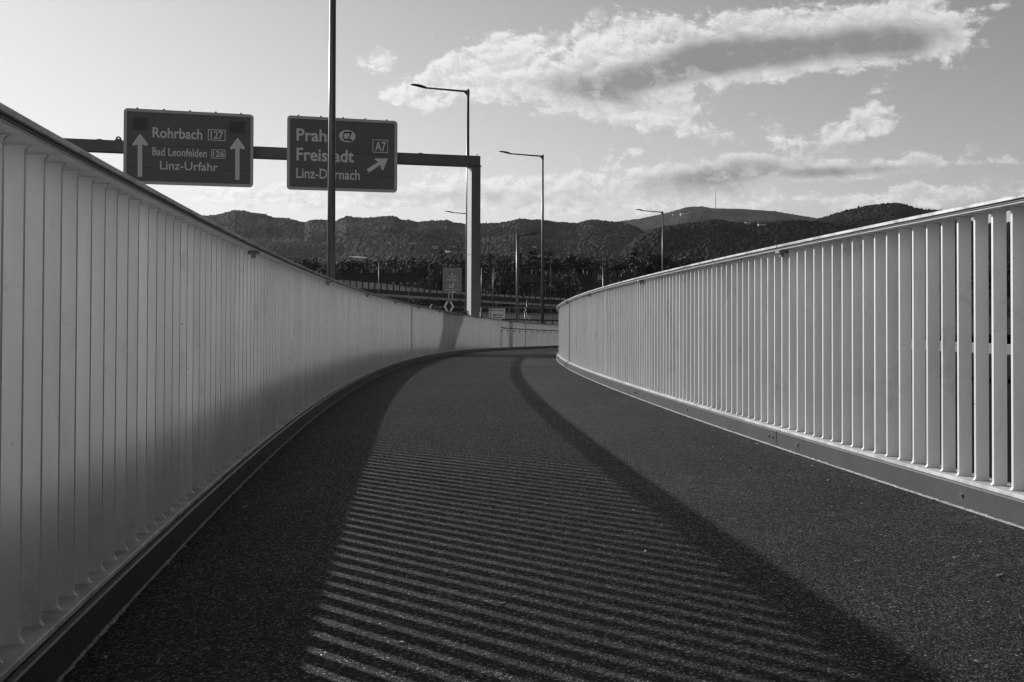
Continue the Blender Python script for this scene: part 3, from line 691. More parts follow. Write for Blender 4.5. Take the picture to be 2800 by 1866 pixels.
def put_text(b, parent, body, l, r, top, base, tilt, m=None, bold=.020, d=.006):
    """crop-coordinates of the left edge, right edge, cap top and baseline at the left end; tilt = drop of the line at its right end"""
    x0 = cropuv(b, l, base)[0]; x1 = cropuv(b, r, base + tilt)[0]; yb = (cropuv(b, l, base)[1] + cropuv(b, r, base + tilt)[1]) / 2; yt = cropuv(b, l, top)[1]; yb0 = cropuv(b, l, base)[1]
    mb = MB(); b.text(mb, body, x0, x1, yb, yt - yb0, d, bold); return mb.build('lettering', m or SIGNW, parent, fix=False)
def put_box(b, parent, l, r, t, bt, th=.035, m=None):
    x0, y1 = cropuv(b, l, t); x1 = cropuv(b, r, t)[0]; y0 = cropuv(b, l, bt)[1]
    mb = MB(); b.band(mb, b.rrect(x0, y0, x1, y1, .02, 2), b.rrect(x0 + th, y0 + th, x1 - th, y1 - th, .01, 2), .002, .006); return mb.build('number_frame', m or SIGNW, parent)
def sign_one(b, root, panel):
    put_text(b, panel, 'Rohrbach', 328, 710, 250, 326, 14)
    put_box(b, panel, 752, 887, 262, 348); put_text(b, panel, '127', 772, 869, 277, 334, 5)
    put_text(b, panel, 'Bad Leonfelden', 326, 744, 403, 463, 14, bold=.014)
    put_box(b, panel, 778, 887, 416, 485, .028); put_text(b, panel, '126', 790, 877, 429, 471, 4)
    put_text(b, panel, 'Linz-Urfahr', 384, 829, 507, 569, 14, bold=.014)
    for (tx, ty, hl, hr, hb, sl_, sr_, sb) in ((233, 301, 172, 294, 388, 214, 249, 627), (980, 331, 920, 1037, 416, 961, 994, 650)):
        q = lambda x, y: cropuv(b, x, y)
        mb = MB(); b.poly(mb, [q(tx - 5, ty), q(tx + 5, ty), q(hr, hb - 10), q(hr - 6, hb + 3), q(sr_, hb - 7), q(sr_, sb), q(sl_, sb), q(sl_, hb - 7), q(hl + 6, hb + 3), q(hl, hb - 10)], .002, .006); mb.build('arrow', SIGNW, panel)
    for (l, t, r, bt) in ((175, 170, 291, 270), (914, 202, 1033, 296)):
        q = lambda x, y: cropuv(b, x, y)
        mb = MB(); b.poly(mb, [q(l, t), q(r, t + 4), q(r, bt), q(l, bt - 3)], .003, .004); mb.build('blank_patch', SIGNP, panel)
def sign_two(b, root, panel):
    put_text(b, panel, 'Praha', 1430, 1722, 256, 347, 16)
    put_text(b, panel, 'Freistadt', 1430, 1870, 408, 501, 14)
    put_text(b, panel, 'Linz-Dornach', 1429, 1915, 560, 635, 16, bold=.014)
    c0 = cropuv(b, 1820, 316); rx = (cropuv(b, 1883, 316)[0] - c0[0]); ry = c0[1] - cropuv(b, 1820, 363)[1]
    mb = MB(); b.poly(mb, [(c0[0] + rx * math.cos(2 * math.pi * i / 40), c0[1] + ry * math.sin(2 * math.pi * i / 40)) for i in range(40)], .002, .006); ov = mb.build('country_oval', SIGNW, panel)
    put_text(b, ov, 'CZ', 1785, 1856, 283, 349, 2, m=INK, d=.010)
    put_box(b, panel, 2013, 2131, 340, 441, .03); put_text(b, panel, 'A7', 2032, 2115, 358, 425, 5)
    q = lambda x, y: cropuv(b, x, y)
    mb = MB(); b.poly(mb, [q(2131, 486), q(2094, 577), q(2083, 575), q(2071, 537), q(1984, 596), q(1968, 570), q(2056, 513), q(2028, 494), q(2030, 486)], .002, .006); mb.build('arrow', SIGNW, panel)
big_sign(((338.5, 297), (693.5, 313), (692.5, 516), (337, 499)), 'left gantry sign reading Rohrbach, Bad Leonfelden and Linz-Urfahr with two upward arrows', sign_one)
big_sign(((785, 316.5), (1087, 331), (1085.5, 527), (784, 519)), 'right gantry sign reading Praha, Freistadt and Linz-Dornach with a slanting arrow', sign_two)

# ------------------------------------------------------------------ smaller signs on the motorway
def small_board(x0, y0, x1, y1, D, zb, name, label, cat, face, rim_m=None, posts=(.3, .6), rim=.05, group=None, yaw=0.0):
    """board whose outline covers those pixels at depth D"""
    a = at(x0, y1, D); c = at(x1, y0, D)
    u = Vector((math.cos(yaw), math.sin(yaw), 0)); b = Board(a, u, Vector((u.y, -u.x, 0)))
    wd = (c.x - a.x) / math.cos(yaw); ht = c.z - a.z
    root = thing(name, ((a.x + c.x) / 2, D, zb), label, cat, group)
    mb = MB(); b.poly(mb, b.rrect(0, 0, wd, ht, .06), -.04, .04); pan = mb.build('sign_panel', face, root)
    if rim_m:
        mb = MB(); b.band(mb, b.rrect(0, 0, wd, ht, .06), b.rrect(rim, rim, wd - rim, ht - rim, .03), -.045, .055); mb.build('border', rim_m, root)
    for f in posts:
        mb = MB(); q = b.P(wd * f, ht * .9, -.12); mb.tube([(q.x, q.y, zb), q], .055, 8); mb.build('post', POLE, root, True)
    return b, wd, ht, root, pan
SIGNG = mat('sign_face_mid', .30, .5)
b, wd, ht, root, pan = small_board(1210, 732, 1263, 803, 105, -6.2, 'toll_notice', 'grey toll notice reading Vignettenpflicht with a road pictogram, left of the gantry post', 'notice board', SIGNG, SIGNB, (.35, .52), .03)
def bx(mb, x0, y0, x1, y1, d=.004, th=.006): b.poly(mb, [(x0 * wd, y0 * ht), (x1 * wd, y0 * ht), (x1 * wd, y1 * ht), (x0 * wd, y1 * ht)], d, th)
mb = MB(); b.poly(mb, [(.37 * wd, .72 * ht), (.63 * wd, .72 * ht), (.56 * wd, .965 * ht), (.44 * wd, .965 * ht)], .002, .004); ic = mb.build('pictogram', INK, pan)
mb = MB(); cx_, cy_ = .5 * wd, .89 * ht
b.band(mb, [(cx_ + .14 * math.cos(2 * math.pi * i / 20), cy_ + .14 * math.sin(2 * math.pi * i / 20)) for i in range(20)], [(cx_ + .085 * math.cos(2 * math.pi * i / 20), cy_ + .085 * math.sin(2 * math.pi * i / 20)) for i in range(20)], .007, .005)
b.poly(mb, [(.40 * wd, .725 * ht), (.485 * wd, .725 * ht), (.492 * wd, .83 * ht), (.455 * wd, .80 * ht)], .007, .005); b.poly(mb, [(.60 * wd, .725 * ht), (.515 * wd, .725 * ht), (.508 * wd, .83 * ht), (.545 * wd, .80 * ht)], .007, .005)
mb.build('pictogram_lines', SIGNX, ic)
mb = MB(); b.text(mb, 'Vignettenpflicht', .25 * wd, .75 * wd, .648 * ht, .042 * ht, .004, .01); b.text(mb, 'Kfz bis 3,5t', .33 * wd, .67 * wd, .585 * ht, .042 * ht, .004, .01); b.text(mb, 'Mautpflicht Kfz > 3,5t', .17 * wd, .83 * wd, .130 * ht, .042 * ht, .004, .01)
mb.build('lettering', SIGNX, pan, fix=False)
mb = MB()
for (xa, xb, ya, yb) in ((.20, .25, .50, .53), (.26, .33, .505, .54), (.37, .51, .505, .53), (.40, .48, .53, .545), (.55, .66, .505, .55), (.67, .79, .505, .53), (.32, .47, .045, .07), (.51, .62, .04, .095), (.63, .68, .04, .08)): bx(mb, xa, ya, xb, yb)
mb.build('vehicle_symbols', SIGNX, pan)
mb = MB(); b.poly(mb, [(.36 * wd, .22 * ht), (.59 * wd, .25 * ht), (.56 * wd, .37 * ht), (.335 * wd, .34 * ht)], .004, .006); dv = mb.build('toll_box_picture', SIGNX, pan)
mb = MB(); b.poly(mb, [(.40 * wd, .27 * ht), (.53 * wd, .287 * ht), (.52 * wd, .325 * ht), (.39 * wd, .31 * ht)], .011, .004); mb.build('toll_box_marks', INK, dv)
mb = MB(); cx_, cy_ = .52 * wd, .37 * ht
for r0_, r1_ in ((.10, .16), (.20, .27)):
    arc = [(cx_ + r1_ * math.cos(R(t)), cy_ + r1_ * math.sin(R(t))) for t in range(0, 91, 10)] + [(cx_ + r0_ * math.cos(R(t)), cy_ + r0_ * math.sin(R(t))) for t in range(90, -1, -10)]
    b.poly(mb, arc, .004, .005)
mb.build('signal_arcs', RIM, pan)
# diamond of two chevrons
b, wd, ht, root, pan = small_board(1212, 824, 1243, 853, 84, -5.0, 'chevron_board', 'dark board with pale chevrons pointing both ways, below the toll notice', 'warning board', INK, None, (.5,))
for sgn in (1, -1):
    X = lambda x: wd * (.5 + sgn * x)
    mb = MB(); b.poly(mb, [(X(-.04), ht * .97), (X(-.22), ht * .97), (X(-.47), ht * .5), (X(-.22), ht * .03), (X(-.04), ht * .03), (X(-.27), ht * .5)], .003, .006); mb.build('chevron', SIGNX, pan)
for (x0, y0, x1, y1, D, lab, dirn) in ((1310, 839, 1318, 853, 100, 'small black board with a pale right chevron beside the gantry post', 1), (1430, 840, 1441, 855, 100, 'small black board with a pale right chevron between the two lamp posts', 1), (1172, 832, 1186, 848, 86, 'small black board with a pale left slash peeping over the left railing', -1)):
    b, wd, ht, root, pan = small_board(x0, y0, x1, y1, D, -5.4, 'chevron_board', lab, 'warning board', INK, None, (.5,), group='chevron boards')
    X = (lambda x: wd * x) if dirn > 0 else (lambda x: wd * (1 - x))
    mb = MB(); b.poly(mb, [(X(.12), ht * .97), (X(.5), ht * .97), (X(.95), ht * .5), (X(.5), ht * .03), (X(.12), ht * .03), (X(.55), ht * .5)], .003, .006); mb.build('chevron', SIGNX, pan)
# white direction sign
b, wd, ht, root, pan = small_board(1335, 843, 1383, 886, 98, -5.6, 'direction_sign', 'white direction sign with Bad Leonfelden and Rohrbach in black over the left railing', 'road sign', SIGNX, SIGNB, (.2, .8), .06)
U = lambda px_, py_: b.uv(px_, py_)
def dtext(body, l, r, top, base, m=INK):
    x0, yb = U(l, base); x1 = U(r, base)[0]; yt = U(l, top)[1]; mb = MB(); b.text(mb, body, x0, x1, yb, yt - yb, .004, .02); mb.build('lettering', m, pan, fix=False)
dtext('Bad Leonfelden', 1346, 1378, 846.8, 851.0); dtext('Rohrbach', 1355.3, 1375, 859.6, 863.8); dtext('P\u00f6stlingberg', 1348, 1374, 866.4, 870.4)
for (l, r, t, bt, body) in ((1338.8, 1345, 846.6, 851.5, '126'), (1348, 1354.3, 859.4, 864.2, '127')):
    x0, y1 = U(l, t); x1, y0 = U(r, bt); mb = MB(); b.poly(mb, [(x0, y0), (x1, y0), (x1, y1), (x0, y1)], .003, .004); pb = mb.build('number_plate', INK, pan)
    mb = MB(); b.text(mb, body, x0 + .03, x1 - .03, y0 + .05, (y1 - y0) * .5, .009, .01); mb.build('lettering', SIGNX, pb, fix=False)
mb = MB(); b.poly(mb, [U(1341.8, 853), U(1344.3, 857.5), U(1342.6, 857), U(1342.6, 880), U(1341, 880), U(1341, 857), U(1339.3, 857.5)], .003, .005); mb.build('arrow', INK, pan)
b, wd, ht, root, pan = small_board(1440, 861, 1457, 869.5, 96, -5.4, 'kilometre_plate', 'small grey plate with two lines of pale writing below the right chevron board', 'plate', SIGNG, None, (.5,))
mb = MB(); b.text(mb, 'Rampe 7', .04 * wd, .96 * wd, .55 * ht, .34 * ht, .003, .02); b.text(mb, 'km 0,407', .04 * wd, .96 * wd, .1 * ht, .32 * ht, .003, .02); mb.build('lettering', SIGNX, pan, fix=False)
# speed display
b, wd, ht, root, pan = small_board(1621, 737, 1667, 800, 140, -8.6, 'speed_display', 'black electronic sign lit with a ringed 80, above the right railing', 'display', BLACK, None, (.15, .85))
c0 = U(1643.5, 759); 
c0 = b.uv(1643.5, 759); rr = b.uv(1659, 759)[0] - c0[0]
mb = MB(); b.band(mb, [(c0[0] + rr * math.cos(2 * math.pi * i / 48), c0[1] + rr * math.sin(2 * math.pi * i / 48)) for i in range(48)], [(c0[0] + rr * .93 * math.cos(2 * math.pi * i / 48), c0[1] + rr * .93 * math.sin(2 * math.pi * i / 48)) for i in range(48)], .004, .006); mb.build('ring', LED2, pan)
def octo(cx_, w_, h_): return [(cx_ - w_ * .5, -h_), (cx_ + w_ * .5, -h_), (cx_ + w_, -h_ * .55), (cx_ + w_, h_ * .55), (cx_ + w_ * .5, h_), (cx_ - w_ * .5, h_), (cx_ - w_, h_ * .55), (cx_ - w_, -h_ * .55)]
mb = MB()
def stroke(shape, oy, th):
    cxm = sum(p[0] for p in shape) / len(shape); 
    inn = [(cxm + (p[0] - cxm) * (1 - th), p[1] * (1 - th * .7)) for p in shape]
    b.band(mb, [(c0[0] + p[0], c0[1] + oy + p[1]) for p in shape], [(c0[0] + p[0], c0[1] + oy + p[1]) for p in inn], .004, .006)
hh = rr * .44
stroke(octo(-rr * .32, rr * .22, hh * .47), hh * .5, .36); stroke(octo(-rr * .32, rr * .24, hh * .5), -hh * .5, .36); stroke(octo(rr * .32, rr * .24, hh), 0, .34)
mb.build('digits', LED, pan)
p = at(1648, 690, 140); q = at(1648, 737, 140); mb = MB(); mb.tube([(q.x, 140, q.z), (p.x, 140, p.z)], .03, 6); mb.box((q.x - .1, 140, q.z + .25), .25, .12, .25); mb.build('antenna', POLE, root)

# ------------------------------------------------------------------ barriers and flyover in the distance
DF = 250.0
def linez(tab, x): return float(np.interp(x, [t[0] for t in tab], [t[1] for t in tab]))
T_TOP = [(300, 725), (925, 765), (1060, 776.5), (1180, 793), (1250, 799), (1323, 803.5), (1453, 810.6), (1535, 815), (1900, 834), (2400, 850)]
T_BOT = [(300, 745), (940, 786), (1060, 793.5), (1180, 801), (1323, 809), (1453, 816.5), (1535, 821), (1900, 840), (2400, 857)]
T_PB = [(300, 762), (1019, 802), (1155, 811), (1361, 824), (1504, 832), (1900, 852), (2400, 870)]
T_FB = [(300, 770), (1060, 811), (1155, 818), (1361, 830.5), (1504, 838.5), (1900, 859), (2400, 878)]
xs_ = list(range(620, 2100, 20))
root = thing('flyover_bridge', at(1400, 838, DF), 'curving flyover with a black parapet over a pale concrete edge, across the middle distance', 'bridge')
mb = MB(); rings = []
for x in xs_:
    t_, b_ = at(x, linez(T_BOT, x), DF), at(x, linez(T_PB, x), DF); rings.append([t_, t_ + Vector((0, .35, 0)), b_ + Vector((0, .35, 0)), b_])
mb.sweep(rings).build('parapet', BLACK, root)
mb = MB(); rings = []
for x in xs_:
    t_, b_ = at(x, linez(T_PB, x), DF), at(x, linez(T_FB, x), DF); rings.append([t_ + Vector((0, -.12, -.004)), t_ + Vector((0, 9, -.004)), b_ + Vector((0, 9, 0)), b_ + Vector((0, -.12, 0))])
mb.sweep(rings).build('deck', CONC, root)
for x in range(700, 2100, 170):
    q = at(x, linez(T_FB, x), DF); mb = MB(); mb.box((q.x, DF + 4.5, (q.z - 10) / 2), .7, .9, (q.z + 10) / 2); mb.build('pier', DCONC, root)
root = thing('noise_barrier', at(1230, 800, DF), 'row of milky glass panels between dark posts along the flyover', 'noise barrier')
x = 856.0
while x < 1700:
    x2 = x + 16.9
    t0, t1, b0, b1 = at(x, linez(T_TOP, x), DF - .1), at(x2, linez(T_TOP, x2), DF - .1), at(x, linez(T_BOT, x), DF - .1), at(x2, linez(T_BOT, x2), DF - .1)
    mb = MB(); g = .17; dx = Vector((g, 0, 0)); th = Vector((0, .06, 0))
    mb.hexa([b0 + dx, b1 - dx, b1 - dx + th, b0 + dx + th, t0 + dx - Vector((0, 0, .05)), t1 - dx - Vector((0, 0, .05)), t1 - dx + th - Vector((0, 0, .05)), t0 + dx + th - Vector((0, 0, .05))]); mb.build('glass_panel', MILKY, root)
    mb = MB(); mb.hexa([b0 - dx, b0 + dx * .9, b0 + dx * .9 + th * 3, b0 - dx + th * 3, t0 - dx, t0 + dx * .9, t0 + dx * .9 + th * 3, t0 - dx + th * 3]); mb.build('post', BLACK, root)
    x = x2
# nearer low screen just over the far end of the left railing
root = thing('low_screen', at(1460, 890, 72), 'low screen of pale panels in black frame over the far bend of left railing', 'screen')
TS = [(1380, 876), (1530, 879.5)]
for i in range(13):
    x = 1372 + i * 19.8; x2 = x + 19.8; ya, yb2 = linez(TS, x) if x < 1530 else 879.5 + (x - 1530) * .02, linez(TS, x2) if x2 < 1530 else 879.5 + (x2 - 1530) * .02
    a_, c_ = at(x, ya, 72), at(x2, yb2, 72); dn = Vector((0, 0, -1.2)); th = Vector((0, .05, 0))
    mb = MB(); e = Vector((.035, 0, 0)); mb.hexa([a_ + e + dn, c_ - e + dn, c_ - e + dn + th, a_ + e + dn + th, a_ + e, c_ - e, c_ - e + th, a_ + e + th]); mb.build('panel', mat('pale_panel', .5, .6) if i == 0 else bpy.data.materials['pale_panel'], root)
    mb = MB(); mb.hexa([a_ - e + dn, a_ + e * .9 + dn, a_ + e * .9 + dn + th * 2, a_ - e + dn + th * 2, a_ - e, a_ + e * .9, a_ + e * .9 + th * 2, a_ - e + th * 2]); mb.build('post', BLACK, root)
    mb = MB(); up = Vector((0, 0, .11)); mb.hexa([a_ + Vector((0, 0, .003)), c_ + Vector((0, 0, .003)), c_ + th * 2 + Vector((0, 0, .003)), a_ + th * 2 + Vector((0, 0, .003)), a_ + up, c_ + up, c_ + th * 2 + up, a_ + th * 2 + up]); mb.build('top_rail', BLACK, root)
# steel guard rails beside the carriageway
for (D, y0, y1, xa, xb, lab) in ((120, 852, 862, 1150, 1640, 'steel guard rail on short posts crossing behind the white direction sign'), (160, 838, 843, 1000, 1640, 'far steel guard rail line just below the flyover')):
    a_, c_ = at(xa, y0, D), at(xb, y1, D); root = thing('guard_rail', ((a_.x + c_.x) / 2, D, (a_.z + c_.z) / 2 - .7), lab, 'guard rail', 'guard rails beside the motorway')
    mb = MB(); th = Vector((0, .05, 0)); hz = Vector((0, 0, .15)); mb.hexa([a_ - hz, c_ - hz, c_ - hz + th, a_ - hz + th, a_ + hz * .6, c_ + hz * .6, c_ + hz * .6 + th, a_ + hz * .6 + th]); mb.build('rail', STEEL, root)
    for i in range(int((c_.x - a_.x) / 2) + 1):
        q = a_.lerp(c_, min(1, i * 2 / (c_.x - a_.x))); mb = MB(); mb.box((q.x, q.y + .12, q.z - .32), .05, .05, .42); mb.build('post', STEEL, root)

# low embankment and slip road in the middle distance
mb = MB(); mb.add([(-60, 118, -4.9), (140, 118, -5.6), (160, 246, -8.0), (-80, 246, -6.5)], [(0, 1, 2, 3)]); setting('slip_road', mb, TAR)
# weeds at the foot of the gantry
root = thing('weed_clump', (at(1262, 862, 44).x, 44, -2.7), 'ragged weeds with one tall stem at the foot of the gantry post', 'plant')
mb = MB(); rs = random.Random(4); c_ = at(1262, 862, 44)
for i in range(240):
    x = c_.x + rs.uniform(-.36, .32); z0 = c_.z + rs.uniform(-.3, .12); l_ = rs.uniform(.05, .14); a_ = rs.uniform(-1, 1); y = 44 + rs.uniform(-.15, .15)
    d_ = Vector((math.sin(a_), rs.uniform(-.4, .4), math.cos(a_))) * l_; w_ = Vector((math.cos(a_), 0, -math.sin(a_))) * .018
    p0 = Vector((x, y, z0)); mb.add([p0, p0 + d_ * .5 + w_, p0 + d_, p0 + d_ * .5 - w_], [(0, 1, 2, 3)])
st0, st1 = at(1250, 858, 44), at(1258, 822, 44)
for i in range(60):
    t_ = rs.random(); q = st0.lerp(st1, t_) + Vector((rs.uniform(-.03, .03), 0, 0)); d_ = Vector((rs.uniform(-.06, .09), 0, rs.uniform(.02, .09))); w_ = Vector((-d_.z, 0, d_.x)) * .2
    mb.add([q, q + d_ * .5 + w_, q + d_, q + d_ * .5 - w_], [(0, 1, 2, 3)])
mb.build('foliage', LEAFB, root, fix=False)
mb = MB(); mb.tube([(st0.x, 44, -2.7), st0, st1], [.012, .010, .005], 5)
for i in range(6): mb.tube([(c_.x + rs.uniform(-.2, .2), 44, -2.7), (c_.x + rs.uniform(-.3, .3), 44, c_.z + rs.uniform(-.1, .1))], .006, 4)
mb.build('stem', BARK, root)
# pale parapet and side road seen through the gaps on the right
pa, pb_ = at(2900, 946, 38), at(1900, 918, 50)
u_ = Vector((pb_.x - pa.x, pb_.y - pa.y, 0)).normalized(); n_ = Vector((u_.y, -u_.x, 0)); top = at(2769, 940, 39.8).z
root = thing('side_parapet', (pa.x, pa.y, top - .4), 'pale low parapet glimpsed through the gaps of the right railing', 'parapet')
pa2 = Vector((pa.x, pa.y, 0)) - u_ * 12; L_ = 25
mb = MB(); mb.box(pa2 + u_ * L_ / 2 + Vector((0, 0, top - .26)), L_ / 2, .08, .14, u_, n_); mb.box(pa2 + u_ * L_ / 2 + Vector((0, 0, top - .05)), L_ / 2, .06, .05, u_, n_); mb.build('wall', SIGNX, root)
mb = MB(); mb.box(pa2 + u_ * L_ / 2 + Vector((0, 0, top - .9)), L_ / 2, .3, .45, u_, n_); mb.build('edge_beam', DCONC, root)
q0 = pa2 + n_ * .4 + Vector((0, 0, top - 1.0)); mb = MB(); mb.hexa([q0 + Vector((0, 0, -.6)), q0 + u_ * L_ + Vector((0, 0, -.6)), q0 + u_ * L_ + n_ * 8 + Vector((0, 0, -.6)), q0 + n_ * 8 + Vector((0, 0, -.6)), q0, q0 + u_ * L_, q0 + u_ * L_ + n_ * 8, q0 + n_ * 8]); setting('side_road', mb, TAR)

# ------------------------------------------------------------------ row houses
def row_house(x0, x1, y_ridge, y_eave, D, label, dormers, chimneys, windows):
    a_ = at(x0, y_ridge, D + 5); c_ = at(x1, y_ridge, D + 5); e_ = at((x0 + x1) / 2, y_eave, D)
    xa, xb = a_.x, c_.x; zr, ze = a_.z, e_.z; g = -10.0
    root = thing('row_house', ((xa + xb) / 2, D + 5, g), label, 'house', 'row houses below the trees')
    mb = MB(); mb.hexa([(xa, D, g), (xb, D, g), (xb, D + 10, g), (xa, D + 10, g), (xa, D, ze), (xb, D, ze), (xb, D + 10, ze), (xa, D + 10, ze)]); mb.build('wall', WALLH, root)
    mb = MB(); mb.add([(xa - .4, D - .5, ze - .1), (xb + .4, D - .5, ze - .1), (xb + .4, D + 10.5, ze - .1), (xa - .4, D + 10.5, ze - .1), (xa - .4, D + 5, zr), (xb + .4, D + 5, zr)], [(0, 1, 5, 4), (2, 3, 4, 5), (0, 4, 3), (1, 2, 5), (0, 3, 2, 1)]); roof = mb.build('roof', ROOF, root)
    for (x, yt, yb, w) in chimneys:
        t_ = at(x, yt, D + 5.2); mb = MB(); hw = w / 2 * D / F; mb.box((t_.x, D + 5.2, (t_.z + zr - .8) / 2), hw, hw, (t_.z - zr + .8) / 2); mb.build('chimney', PALE, roof)
    for (xl, xr_, yt, yb) in dormers:
        l_, r_ = at(xl, yt, D + 3.6), at(xr_, yb, D + 3.6); mb = MB(); mb.box(((l_.x + r_.x) / 2, D + 4.6, (l_.z + r_.z) / 2), (r_.x - l_.x) / 2, 1.2, (l_.z - r_.z) / 2 + .2); mb.build('dormer', ROOF, root)
    for (x, y, w) in windows:
        q = at(x, y, D); hw = w / 2 * D / F; mb = MB(); mb.box((q.x, D - .03, q.z), hw, .05, hw); f_ = mb.build('window', PALE, root)
        mb = MB(); mb.box((q.x, D - .09, q.z), hw * .82, .02, hw * .82); mb.build('pane', GLASS, f_)
row_house(640, 905, 751, 768, 345, 'dark roofed row house left of the tall near pole', [(760, 775, 744, 752), (830, 848, 744, 752)], [(866, 740, 750, 2.5), (878, 742, 750, 2.5), (790, 741, 750, 2.5)], [])
row_house(916, 1200, 746, 770, 330, 'long dark roofed row house right of the tall near pole, with small lit windows', [(934, 953, 739, 746.5), (994, 1009, 739, 748), (1043, 1052, 739, 745), (1088, 1103, 739, 748), (1142, 1162, 739, 748)],
          [(943, 734, 746, 1.6), (988, 738, 746, 2.4), (1012, 736.5, 746, 2.4), (1019, 737, 746, 2.4), (1050.5, 731, 746, 1.4), (1076, 735, 746, 2.6), (1096, 731.5, 746, 2), (1142, 739, 746, 2)],
          [(1076, 775, 6), (1097, 775, 6), (1114, 775, 6), (1134, 775.5, 6)])
row_house(1203, 1345, 750, 775, 340, 'dark roofed row house hidden behind toll notice and gantry post', [(1205, 1222, 741, 750)], [(1204, 741, 750, 2)], [(1358, 776, 4)])
row_house(1395, 1640, 749, 772, 330, 'dark roofed row house behind the birches, left of the speed display', [(1568, 1582, 743, 751), (1466, 1478, 743, 751), (1606, 1619, 744, 751), (1530, 1540, 744, 751)], [(1455, 737, 749, 2), (1466, 742, 749, 2), (1568, 741, 749, 2), (1595, 738, 749, 2.2), (1606, 742, 749, 2)], [(1454, 779, 4)])
row_house(1665, 1990, 757, 778, 345, 'dark roofed row house behind the right railing', [(1700, 1716, 750, 758)], [(1740, 748, 757, 2)], [])

# ------------------------------------------------------------------ trees
def quadcloud(P, rs, size, up=.35, stretch=1.0, droop=False):
    n = len(P); nrm = rs.normal(size=(n, 3)); nrm[:, 2] = np.abs(nrm[:, 2]) * (0 if droop else 1) + up; nrm /= np.linalg.norm(nrm, axis=1)[:, None]
    t = np.cross(nrm, rs.normal(size=(n, 3)))
    if droop: t = np.c_[rs.normal(size=n) * .2, rs.normal(size=n) * .2, -np.ones(n)]; nrm = rs.normal(size=(n, 3)); nrm[:, 2] *= .1
    t /= np.linalg.norm(t, axis=1)[:, None]; b_ = np.cross(nrm, t); b_ /= np.linalg.norm(b_, axis=1)[:, None] + 1e-9
    s = size * rs.uniform(.6, 1.35, n)[:, None]
    a_, c_ = t * s * stretch, b_ * s * .62
    V = np.stack([P - a_, P + c_, P + a_, P - c_], 1).reshape(-1, 3)
    return V, np.arange(4 * n).reshape(n, 4)
def mesh_np(name, V, Fq, m):
    me = bpy.data.meshes.new(name); me.vertices.add(len(V)); me.vertices.foreach_set('co', np.asarray(V, np.float32).ravel())
    k = Fq.shape[1]; me.loops.add(Fq.size); me.loops.foreach_set('vertex_index', Fq.astype(np.int32).ravel())
    me.polygons.add(len(Fq)); me.polygons.foreach_set('loop_start', np.arange(0, Fq.size, k, dtype=np.int32)); me.polygons.foreach_set('loop_total', np.full(len(Fq), k, np.int32))
    me.update(calc_edges=True); me.materials.append(m); return me
def crown_round(seed):
    rs = np.random.RandomState(seed); P = []
    nb = rs.randint(22, 30)
    for i in range(nb):
        h = rs.uniform(.28, .93); env = .30 * math.sin(math.pi * min(1, (h - .16) / .86) ** .8) ** .6 + .02
        a = rs.uniform(0, 2 * math.pi); r = env * rs.uniform(.35, 1.0); br = rs.uniform(.06, .11)
        c = np.array([r * math.cos(a), r * math.sin(a), h]); q = rs.normal(size=(95, 3)); q /= np.linalg.norm(q, axis=1)[:, None]
        q *= (rs.uniform(.55, 1.1, (95, 1))); q[:, 2] *= .75; P.append(c + q * br)
    return quadcloud(np.concatenate(P), rs, .021)
def crown_conifer(seed, wide=.2):
    rs = np.random.RandomState(seed); P = []
    h = .10
    while h < .985:
        rad = wide * (1 - h) ** .85 * rs.uniform(.75, 1.15) + .006; nb = max(4, int(11 * (1 - h)) + 3)
        for i in range(nb):
            a = rs.uniform(0, 2 * math.pi); L = rad * rs.uniform(.6, 1.15); k = max(4, int(L / .011))
            t = np.linspace(.1, 1, k); z = h - t ** 1.3 * L * .32 + t ** 4 * L * .12
            q = np.c_[t * L * math.cos(a), t * L * math.sin(a), z] + rs.normal(size=(k, 3)) * .007; P.append(q)
        h += rs.uniform(.018, .034)
    P.append(np.c_[np.zeros(12), np.zeros(12), np.linspace(.93, 1.0, 12)] + rs.normal(size=(12, 3)) * .003)
    return quadcloud(np.concatenate(P), rs, .0155, up=.8, stretch=1.2)
def crown_column(seed):
    rs = np.random.RandomState(seed); n = 1100; h = rs.uniform(.08, 1, n); r = .075 * np.sin(np.pi * np.clip(h, 0, 1) ** .7) ** .55 * (1 + .25 * np.sin(h * 37 + seed)) + .006
    a = rs.uniform(0, 2 * np.pi, n); k = np.sqrt(rs.uniform(.2, 1, n))
    return quadcloud(np.c_[r * k * np.cos(a), r * k * np.sin(a), h], rs, .020, up=.2, droop=True)
def crown_birch(seed):
    rs = np.random.RandomState(seed); P = []
    for i in range(70):
        h = rs.uniform(.35, .97); env = .26 * math.sin(math.pi * min(1, (h - .12) / .9)) ** .6; a = rs.uniform(0, 2 * math.pi); r = env * rs.uniform(.25, 1.05)
        L = rs.uniform(.10, .30) * (h + .2); k = 22; t = np.linspace(0, 1, k)
        P.append(np.c_[r * math.cos(a) * (1 + t * .25), r * math.sin(a) * (1 + t * .25), h - t * L] + rs.normal(size=(k, 3)) * np.array([.012, .012, .01]))
    return quadcloud(np.concatenate(P), rs, .018, droop=True)
def crown_pine(seed):
    rs = np.random.RandomState(seed); P = []
    for i in range(13):
        h = rs.uniform(.5, .96); a = rs.uniform(0, 2 * math.pi); r = rs.uniform(.05, .23) * (1.25 - h); br = rs.uniform(.05, .09)
        q = rs.normal(size=(90, 3)); q /= np.linalg.norm(q, axis=1)[:, None]; q *= rs.uniform(.4, 1.1, (90, 1)); q[:, 2] *= .45; P.append(np.array([r * 1.6 * math.cos(a), r * 1.6 * math.sin(a), h]) + q * br)
    return quadcloud(np.concatenate(P), rs, .019)
